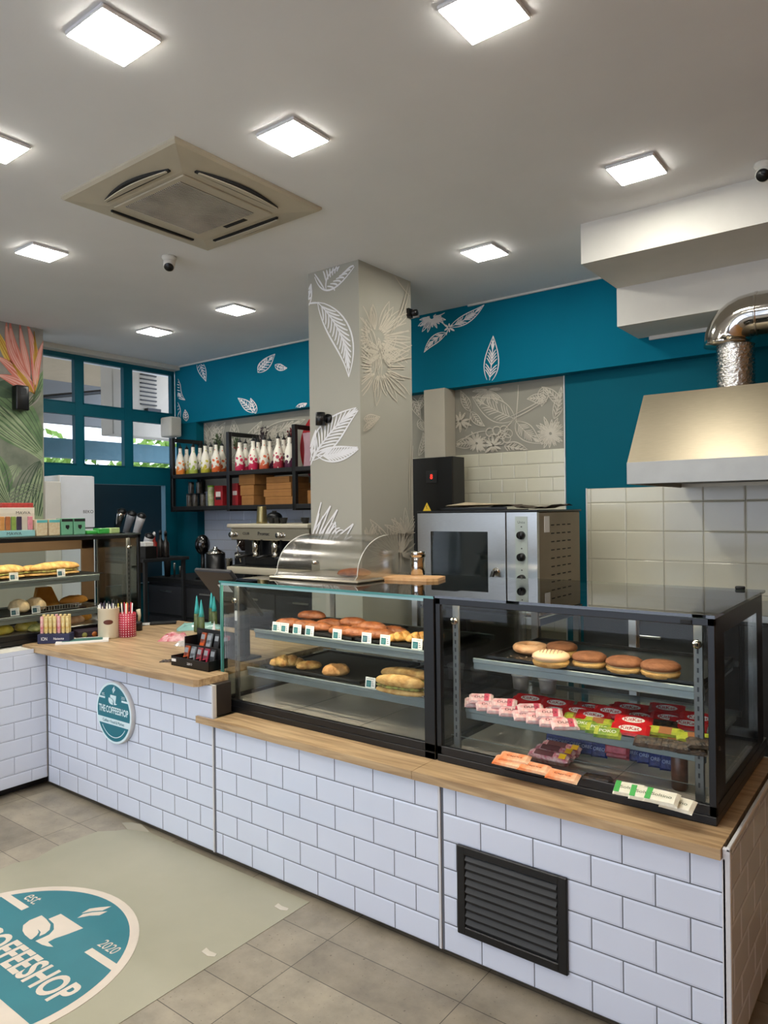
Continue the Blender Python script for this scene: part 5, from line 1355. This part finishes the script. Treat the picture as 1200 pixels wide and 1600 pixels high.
single(b, 'cutting_board', 'small bamboo cutting board on the left pastry case', 'cutting board', onZ(642, 906, 1.2985)+Vector((0, .0, 0)), .30)
t = thing('shaker', 'shiny steel sugar shaker standing on the cutting board', 'shaker', onZ(653, 898, 1.3135))
b = MB(); b.lathe([(.034, 0), (.036, .004), (.036, .085), (.034, .088)], M_chrome, 28); b.build('shaker_body', t)
b = MB(); b.lathe([(.0385, .0885), (.0385, .112), (.036, .115), (.01, .117)], M_chrome, 28); b.build('shaker_lid', t)

# ================================================================= WORKTOP ITEMS
ZW = .850
W_ = lambda x, y: onZ(x, y, ZW)
p = W_(170, 996); p.z = ZW
t = thing('straw_jar', 'cream ceramic jar with brown oval label full of stirrers', 'jar', p)
b = MB(); b.lathe([(.060, 0), (.064, .006), (.064, .185), (.067, .19), (.060, .19), (.058, .02), (.0, .018)], mat('cream_ceramic', 'd9cfb6', .35, var=.02), 36, cap1=False); b.build('jar_body', t)
b = MB(); T = Matrix.Rotation(-.65, 4, 'Z')
vs = []
for i in range(17):
    u = -1+i/8; a = u*.030/.0646; hz = .015*math.sqrt(max(0, 1-u*u))
    vs += [(.0648*math.sin(a), -.0648*math.cos(a), .105-hz), (.0648*math.sin(a), -.0648*math.cos(a), .105+hz)]
b.add(vs, [(2*i, 2*i+2, 2*i+3, 2*i+1) for i in range(16)], mat('brown_oval', '5a2a1c', .5), T=Matrix.Rotation(.98, 4, 'Z')); b.build('oval_label', t)
st = None
for i in range(16):
    a = i*2.4; r_ = .045*math.sqrt((i+.5)/16); bx, by = r_*math.cos(a), r_*math.sin(a)
    m = (M_whiteprint, mat('purple_straw', '3a2a4a', .5), M_blackmatt)[i % 3]
    b = MB(); b.cyl((0, 0, 0), (bx*.45, by*.45, .19), .0032, m, n=8)
    single(b, 'stirrer', ('white', 'purple', 'black')[i % 3]+' drink stirrer standing in the cream jar', 'stirrer', (p.x+bx, p.y+by, ZW+.022+.012*((i*7) % 3)), group='%s stirrers in the cream jar' % ('white', 'purple', 'black')[i % 3])
p = W_(199, 994)
t = thing('straw_tin', 'red and white checked tin holding straws beside the cream jar', 'tin', p)
b = MB(); r_ = .055; rm = mat('tin_red', 'b5203a', .35); wm = mat('tin_white', 'e6c9cc', .4)
b.lathe([(r_, 0), (r_, .15), (r_-.004, .15), (r_-.005, .01), (0, .008)], rm, 36, cap1=False)
N_ = 22; M_ = 10
for i in range(N_):
    for j in range(M_):
        a0, a1 = 2*PI*(i+.3)/N_, 2*PI*(i+.7)/N_; z0, z1 = .15*(j+.3)/M_, .15*(j+.7)/M_; q = r_+.0006
        b.add([(q*math.cos(a0), q*math.sin(a0), z0), (q*math.cos(a1), q*math.sin(a1), z0), (q*math.cos(a1), q*math.sin(a1), z1), (q*math.cos(a0), q*math.sin(a0), z1)], [(0, 1, 2, 3)], wm)
b.build('tin_body', t)
for i in range(10):
    a = i*2.4; rr = .038*math.sqrt((i+.5)/10); m = (mat('red_straw', 'c03040', .4), mat('yellow_straw', 'c8b43a', .4), M_whiteprint)[i % 3]
    b = MB(); b.cyl((0, 0, 0), (math.cos(a)*.014, math.sin(a)*.014, .20), .0035, m, n=8)
    single(b, 'straw', ('red', 'yellow', 'white')[i % 3]+' paper straw in the checked tin', 'straw', (p.x+rr*math.cos(a)-.012, p.y+rr*math.sin(a), ZW+.012), group='%s straws in the checked tin' % ('red', 'yellow', 'white')[i % 3])
p = W_(147, 993)
t = thing('cup_holder', 'black holder with a cream lidded cup behind the cream jar', 'cup holder', p+Vector((.0, .12, 0)))
MB().box(-.055, .055, -.05, .05, 0, .10, M_black, .006).build('holder', t)
b = MB(); b.lathe([(.040, .1005), (.052, .135), (.055, .14), (.055, .155), (.045, .165)], mat('cream_lid', 'e0d3bf', .4), 28); b.build('cup_lid', t)
p = W_(217, 985); t = thing('small_jar', 'small black jar with bone coloured spoon right of the checked tin', 'jar', p)
b = MB(); b.lathe([(.022, 0), (.024, .05), (.018, .06)], M_black, 18); b.build('jar_body', t)
b = MB(); b.tube([(0, 0, .061), (.01, 0, .10), (-.005, 0, .14)], [.008, .01, .014], mat('bone', 'c9bda0', .5), 10); b.build('spoon', t)
p = W_(80, 1005)
t = thing('snack_box', 'navy blue display box of golden wafer sticks at the worktop corner', 'snack box', (p.x-.0, p.y+.03, ZW), .75)
MB().box(-.095, .095, -.04, .04, 0, .058, mat('navy_card', '1b1f45', .5), .002).build('box_body', t)
b = MB(); b.text('ION', frame((-.055, -.0405, .03), (1, 0, 0), (0, 0, 1)), .02, .035, M_whiteprint); b.text('Noisette', frame((.03, -.0405, .03), (1, 0, 0), (0, 0, 1)), .014, .06, M_whiteprint); b.build('print', t)
gs = None; k = 0
for i in range(7):
    for j in range(2):
        lp = RZ(.75) @ Vector((-.075+.025*i, -.017+.034*j, .0585)); q = Vector((p.x, p.y+.03, ZW))+lp
        m = mat('gold_wrap', 'c9a24a', .3, color2='e9dfa8', scale=40, bump=.3) if (i+j) % 4 else mat('rose_wrap', 'c8606a', .3, color2='e8c8c0', scale=40)
        b = MB(); b.box(-.009, .009, -.006, .006, 0, .105+.008*((i*3+j) % 3), m, .003)
        single(b, 'wafer_stick', ('gold wrapped' if (i+j) % 4 else 'rose wrapped')+' wafer stick standing in the navy box', 'wafer stick', q, .75+.2*math.sin(i), group='gold wafer sticks in the navy box' if (i+j) % 4 else 'rose wafer sticks in the navy box'); k += 1
p = W_(125, 993); t = thing('biscuit_box', 'dark flat biscuit box with cookie pictures beside the navy box', 'biscuit box', (p.x+.09, p.y+.03, ZW), 1.3)
MB().box(-.10, .10, -.06, .06, 0, .045, mat('plum_card', '2a1c2c', .5), .002).build('box_body', t)
b = MB()
for i, x in enumerate((-.06, 0, .06)): b.cyl((x, -.0602, .022), (x, -.0612, .022), .016, (mat('olive_print', '8a8a4a', .5), mat('biscuit_print', 'a5602a', .5), mat('biscuit_print', 'a5602a', .5))[i], n=18)
b.build('picture', t)
p = W_(128, 1002); t = thing('leaflet', 'white leaflet stack with teal printing lying at the worktop edge', 'leaflet', (p.x+.01, p.y, ZW), 1.0)
MB().box(-.15, .15, -.075, .075, 0, .012, M_paper, .001).build('pages', t); MB().box(-.115, .115, -.05, .05, .0121, .0128, mat('leaflet_teal', '5f8f86', .5, color2='2f6a66', scale=30)).build('print', t)
p = W_(255, 975); single(MB().box(-.09, .09, -.035, .035, 0, .016, M_blackmatt, .005), 'phone_handset', 'black handset on the back of the worktop', 'handset', p, .9)
p = W_(230, 975); single(MB().box(-.08, .08, -.05, .05, 0, .003, M_paper), 'paper_pad', 'white paper pad beside the black handset', 'paper pad', p, .8)
p = W_(275, 1000)
b = MB(); r_ = random.Random(8); n = 9
def crumple(L_, W2, H_, m, seed, name, label, cat, loc, rz):
    b = MB(); n = 12; vs = []
    for i in range(n+1):
        for j in range(n+1):
            u, v = i/n*2-1, j/n*2-1
            h = H_*max(0, 1-max(abs(u), abs(v))**3)*(.55+.8*abs(noise.noise(Vector((u*2.5+seed, v*2.5, seed)))))
            vs.append((u*L_/2*(1+.12*noise.noise(Vector((v*3, seed, 0)))), v*W2/2*(1+.15*noise.noise(Vector((u*3, 0, seed)))), h+.001))
    b.add(vs, [(i*(n+1)+j, (i+1)*(n+1)+j, (i+1)*(n+1)+j+1, i*(n+1)+j+1) for i in range(n) for j in range(n)], m)
    return single(b, name, label, cat, loc, rz)
crumple(.17, .12, .05, mat('pink_film', 'b8404e', .15, color2='e8c4c4', scale=18, coat=.5), 2, 'candy_bag', 'crumpled pink and clear candy bag on the worktop', 'bag', W_(272, 1000), .6)
crumple(.12, .10, .04, mat('clear_film', 'c9c4be', .12, color2='a59f98', coat=.5), 5, 'plastic_bag', 'crumpled clear plastic beside the pink candy bag', 'bag', W_(292, 1008), .2)
crumple(.30, .16, .05, mat('aqua_film', '7fb0a8', .2, color2='9fc8c0', coat=.4), 7, 'film_bag', 'pale aqua plastic film lying before the till screen', 'bag', W_(312, 982), .9)
crumple(.09, .03, .015, M_darkwrap, 3, 'wrapper_scrap', 'dark torn wrapper scrap left of the black candy rack', 'wrapper', W_(263, 1034), .7)
for i, (px, py) in enumerate(((308, 985), (315, 988), (331, 975), (335, 978))):
    p = W_(px, py+2); t = thing('piping_bag', ['left turquoise tipped piping cone of the front pair', 'right turquoise tipped piping cone of the front pair', 'left turquoise cone of the rear pair by the till stand', 'right turquoise cone of the rear pair by the till stand'][i], 'piping bag', p)
    hh = .24-.02*(i % 2)
    b = MB(); b.lathe([(.020, 0), (.022, .01), (.018, hh*.5)], mat('olive_base', '3c4a2a', .4, color2='5a6a34', scale=40), 14); b.build('base', t)
    b = MB(); b.lathe([(.0178, hh*.5), (.014, hh*.65), (.006, hh*.9), (.001, hh)], mat('turquoise_tip', '3fb0b0', .35), 14); b.build('tip', t)
p = W_(331, 1003)
b = MB(); b.add([(-.02, 0, 0), (.022, 0, 0), (.018, 0, .13), (-.02, .03, 0), (.022, .03, 0)], [(0, 1, 2), (3, 2, 4), (0, 2, 3), (1, 4, 2), (0, 3, 4, 1)], M_paper); single(b, 'folded_paper', 'small white folded paper standing behind the candy rack', 'paper', p, .5)
# black candy rack
t = thing('candy_rack', 'black two-tier plastic rack for gum packs at the worktop end', 'rack', (-2.985, 2.285, ZW), 0)
b = MB().box(-.15, .15, 0, .006, 0, .045, M_black, .001).box(-.15, .15, 0, .17, 0, .004, M_black).box(-.15, -.146, 0, .09, 0, .05, M_black).box(.146, .15, 0, .09, 0, .05, M_black)
b.box(-.15, .15, .085, .089, 0, .10, M_black).box(-.15, -.146, .085, .17, 0, .135, M_black).box(.146, .15, .085, .17, 0, .135, M_black).box(-.15, .15, .166, .17, 0, .17, M_black)
for i in range(1, 6): b.box(-.15+.05*i-.0015, -.15+.05*i+.0015, .006, .085, .004, .04, M_black)
b.build('rack_body', t)
b = MB(); b.box(-.145, -.11, -.0012, -.0002, .022, .036, M_paper); b.text('ZERO', frame((.0, -.0012, .022), (1, 0, 0), (0, 0, 1)), .011, .04, M_trim); b.build('print', t)
gcol = [('orange', 'd8602a'), ('silver', '9aa2a8'), ('red', 'b8404a'), ('crimson', 'c02a4a'), ('dark', '2a2a2e')]
def gum(x, y, z, c, label, lean=-.25):
    t = thing('gum_pack', label, 'gum pack', (-2.985+x, 2.285+y, ZW+z)); t.rotation_euler = (lean, 0, 0)
    m = mat('gum_'+c[0], '34363a', .35, color2=c[1], scale=34)
    MB().box(-.018, .018, 0, .012, 0, .085, m, .002).build('sleeve', t)
    MB().box(-.016, .016, -.0008, -.0001, .008, .03, mat('gum_col_'+c[0], c[1], .4)).box(-.014, .014, -.0008, -.0001, .05, .075, mat('gum_top', '8f9498', .4)).build('print', t)
fr_l = ['orange gum pack, leftmost of the front tier', 'silver grey gum pack, second of the front tier', 'red printed gum pack, third of the front tier', 'crimson printed gum pack, fourth of the front tier', 'dark gum pack, rightmost of the front tier']
for i in range(5): gum(-.115+.052*i, .055, .010, gcol[i], fr_l[i])
for i, (x, c, lb) in enumerate(((-.08, 0, 'orange gum pack, left in the rear tier'), (-.03, 1, 'silver gum pack, second in the rear tier'), (.03, 4, 'black gum pack in the rear tier'), (.10, 3, 'crimson gum pack, rightmost of the rear tier'))): gum(x, .135, .07, gcol[c], lb)
# till screen seen from behind
t = thing('till_screen', 'black till screen seen from behind on a grey stand', 'till screen', (-2.97, 2.56, ZW))
T = Matrix.Translation((0, -.02, .36)) @ Matrix.Rotation(.72, 4, 'X')
MB().box(-.15, .135, -.012, .012, -.17, .17, mat('till_plastic', '2c2c2e', .5, var=.05), .006, T=T).build('screen_shell', t)
MB().box(-.03, .05, -.0145, -.0125, .02, .07, M_trim, T=T).build('sticker', t)
MB().box(-.02, .06, .02, .07, .012, .36, M_gunmetal, .008).box(-.05, .09, -.03, .12, 0.0005, .012, M_gunmetal, .004).build('stand', t)

# ================================================================= LEFT CASE: TOP AND CONTENTS
ZT = 1.5025
def on_top(px, depth): return onX(px, 835, depth)
def tea(px0, px1, hpx, X, m, label, lid=None, prints=(), name='tea_box'):
    a = onX(px0, 835, X); c = onX(px1, 835, X); w_ = c.y-a.y; t = thing(name, label, 'box', (X, (a.y+c.y)/2, ZT), PI/2)
    h = hpx/235
    MB().box(-w_/2+.002, w_/2-.002, 0, .07, 0, h, m, .002).build('box_body', t)
    b = MB()
    if lid: b.box(-w_/2+.003, w_/2-.003, -.001, -.0002, h*.8, h*.97, lid)
    for txt, x, z, hh, ww, mm in prints: b.text(txt, frame((x*w_, -.0012, z*h), (1, 0, 0), (0, 0, 1)), hh, ww, mm)
    if b.v: b.build('print', t)
    return t
creamp = mat('cream_card', 'd9cfae', .6, color2='cdb48c', scale=60); mint = mat('mint_card', '6fae8c', .55)
bk = M_blackmatt
tea(-60, 55, 42, -4.55, mat('tea_display', 'd9d2c0', .6, var=.05), 'large tea display box with coloured packs on the sandwich case', mat('pale_top', 'e0dac8', .6), (('MAWA', .33, .82, .018, .09, bk),))
for i, (x0, c) in enumerate(((0, 'c98a4a'), (9, 'b06a3a'), (18, '8aa04a'), (27, '3a2c44'), (44, 'd88a94'))):
    a = onX(x0, 830, -4.53); c_ = onX(x0+8, 830, -4.53)
    single(MB().box(-(c_.y-a.y)/2+.002, (c_.y-a.y)/2-.002, 0, .012, 0, .085, mat('pack_%d' % i, c, .5, var=.15, scale=40), .002), 'tea_pack', ['amber', 'brown', 'olive', 'dark violet', 'pink'][i]+' tea pack leaning in front of the large tea display box', 'tea pack', (-4.53, (a.y+c_.y)/2, ZT+.038), PI/2)
a = onX(-60, 835, -4.50); c = onX(55, 835, -4.50)
o = MB().box(-(c.y-a.y)/2, (c.y-a.y)/2, 0, .045, 0, .037, mat('aqua_card', '8fc4c4', .5), .002)
o.text('MAWA', frame(((c.y-a.y)/2-.13, -.0008, .018), (1, 0, 0), (0, 0, 1)), .018, .09, bk)
single(o, 'tray_box', 'pale aqua tray box in front of the tea packs on the sandwich case', 'box', (-4.50, (a.y+c.y)/2, ZT), PI/2)
single(MB().box(-.10, .10, 0, .05, 0, .21, mat('coral_card', 'b8403a', .5, var=.2, scale=50), .002), 'tea_box', 'red topped box peeking out behind the large tea display', 'box', (-4.65, onX(28, 800, -4.65).y, ZT), PI/2)
tea(57, 75, 24, -4.50, creamp, 'left cream patterned tea box with aqua top', mat('aqua_top', '5fb8b8', .5))
tea(76.5, 94.5, 24, -4.50, creamp, 'right cream patterned tea box with aqua top', mat('aqua_top', '5fb8b8', .5))
for px, lb in ((96, 'left mint green tea box with black emblem'), (115.5, 'right mint green tea box with black emblem')):
    t = tea(px, px+18.5, 25, -4.50, mint, lb, bk)
    b = MB(); b.prism([(-.012, 0), (.004, -.012), (.014, .004), (.012, .018), (-.012, .018)], 0, .0008, bk, T=frame((0, -.0012, .045), (1, 0, 0), (0, 0, 1))); b.build('emblem', t)
for i, (x0, x1, h) in enumerate(((136, 152, .022), (153, 172, .035), (172, 189, .036))):
    a = onX(x0, 835, -4.52); c = onX(x1, 835, -4.52)
    single(MB().box(-(c.y-a.y)/2, (c.y-a.y)/2, 0, .06, 0, h, M_mint if i < 2 else mat('pale_green_pack', 'b8d08a', .4), .004), 'green_packet', ['flat bright green packet next to the mint tea boxes', 'bright green packet in the middle of the case top', 'pale green packet at the right end of the case top'][i], 'packet', (-4.52, (a.y+c.y)/2, ZT), PI/2+.1*i)
# contents: shelves z 1.230, 1.015, deck .895
def X4(px, py, X): return onX(px, py, X)
def side_card(px, z, label, X=-4.462, blue=True):
    q = onX(px, 900, X); q.z = z; return price_card(q, label, PI/2, blue)
ZA = 1.2305+.004
Xs = -4.56
tr = MB().box(-.95, .95, 0, .38, 0, .006, M_blackmatt); single(tr, 'tray', 'black tray of baguettes on the top shelf of the left case', 'tray', (-4.475, 1.78, 1.2312), PI/2)
def sw3(px, z, L_, label, X=Xs, m=B_bag, top=.06):
    q = onX(px, 900, X); return sandwich(label, (X, q.y, z), PI/2, L_, .085, m, top)
sw3(8, 1.2375, .24, 'left filled baguette at the picture edge, top shelf of the left case')
sw3(45, 1.2375, .12, 'short filled baguette between two price cards, top shelf', X=-4.60, top=.045)
sw3(86, 1.2375, .34, 'long filled baguette in the middle of the top shelf, left case')
side_card(22, 1.236, 'price card on the top shelf of the left case, left'); side_card(96, 1.236, 'price card on the top shelf of the left case, right')
single(MB().box(-.8, .8, 0, .36, 0, .006, M_blackmatt), 'tray', 'black tray of wraps on the middle shelf of the left case', 'tray', (-4.475, 1.80, 1.0162), PI/2)
for i, (px, lb) in enumerate(((32, 'left folded tortilla wrap on the middle shelf'), (58, 'right folded tortilla wrap on the middle shelf'))):
    q = onX(px, 940, -4.54); single(bread_mb(.17, .085, .085, B_wrap, 3+i), 'wrap', lb, 'wrap', (-4.56, q.y, 1.0225), .15)
side_card(23, 1.018, 'price card before the left wrap', -4.468); side_card(56, 1.018, 'price card before the right wrap', -4.468)
q = onX(74, 930, -4.70)
single(MB().prism([(-.09, 0), (.09, 0), (.03, .13), (-.06, .13)], -.02, .02, crust('orange_crust', 'c27a1e', 'd99432', 8), T=frame((0, 0, 0), (0, 1, 0), (0, 0, 1))), 'toast', 'large orange toasted slice standing on the middle shelf', 'toast', (-4.72, q.y, 1.0225), 0)
q = onX(115, 930, -4.68); single(bread_mb(.20, .09, .06, crust('orange_crust', 'c27a1e', 'd99432', 8), 12), 'toast', 'flat orange toasted slices at the right of the middle shelf', 'toast', (-4.68, q.y, 1.0225), PI/2)
b = MB()
for i in range(16): b.box(-.14+.018*i, -.14+.018*i+.004, 0, .006, 0, .03, M_steel)
b.box(-.145, .14, 0, .006, .0, .004, M_steel).box(-.145, .14, 0, .006, .028, .032, M_steel)
single(b, 'wire_grill', 'small steel wire grill on the middle shelf right of the wraps', 'grill', (-4.475, onX(92, 940, -4.475).y, 1.0225), PI/2)
ZG = .850+.0455
for i, (px, X, m, sx, h, lb) in enumerate(((5, -4.58, mat('lemon_dessert', 'd8b81e', .4, color2='e8d860', scale=12), .12, .06, 'round yellow dessert at the picture edge, bottom of the left case'),
        (42, -4.60, mat('lemon_dessert2', 'd9c22a', .4, color2='f0e89a', scale=20), .15, .066, 'yellow filled sandwich on the bottom deck of the left case'),
        (60, -4.52, mat('salad', '8a9a3a', .5, color2='e0dc9a', scale=40), .13, .05, 'green and cream salad roll on the bottom deck'),
        (112, -4.60, mat('ham_roll', 'd8986a', .5, color2='eec09a', scale=30), .18, .065, 'pink and orange filled roll on the bottom deck'),
        (128, -4.70, crust('orange_crust', 'c27a1e', 'd99432', 8), .14, .068, 'orange baked roll behind the pink one on the bottom deck'))):
    q = onX(px, 975, X); single(bread_mb(sx, .09, h, m, 20+i), 'filled_roll', lb, 'filled roll', (X, q.y, ZG), PI/2)
b = MB().box(-.13, .13, 0, .15, 0, .012, M_steel, .003); single(b, 'steel_tray', 'small steel tray under the rolls on the bottom deck', 'tray', (-4.455, onX(140, 985, -4.455).y, ZG-.0004), PI/2)
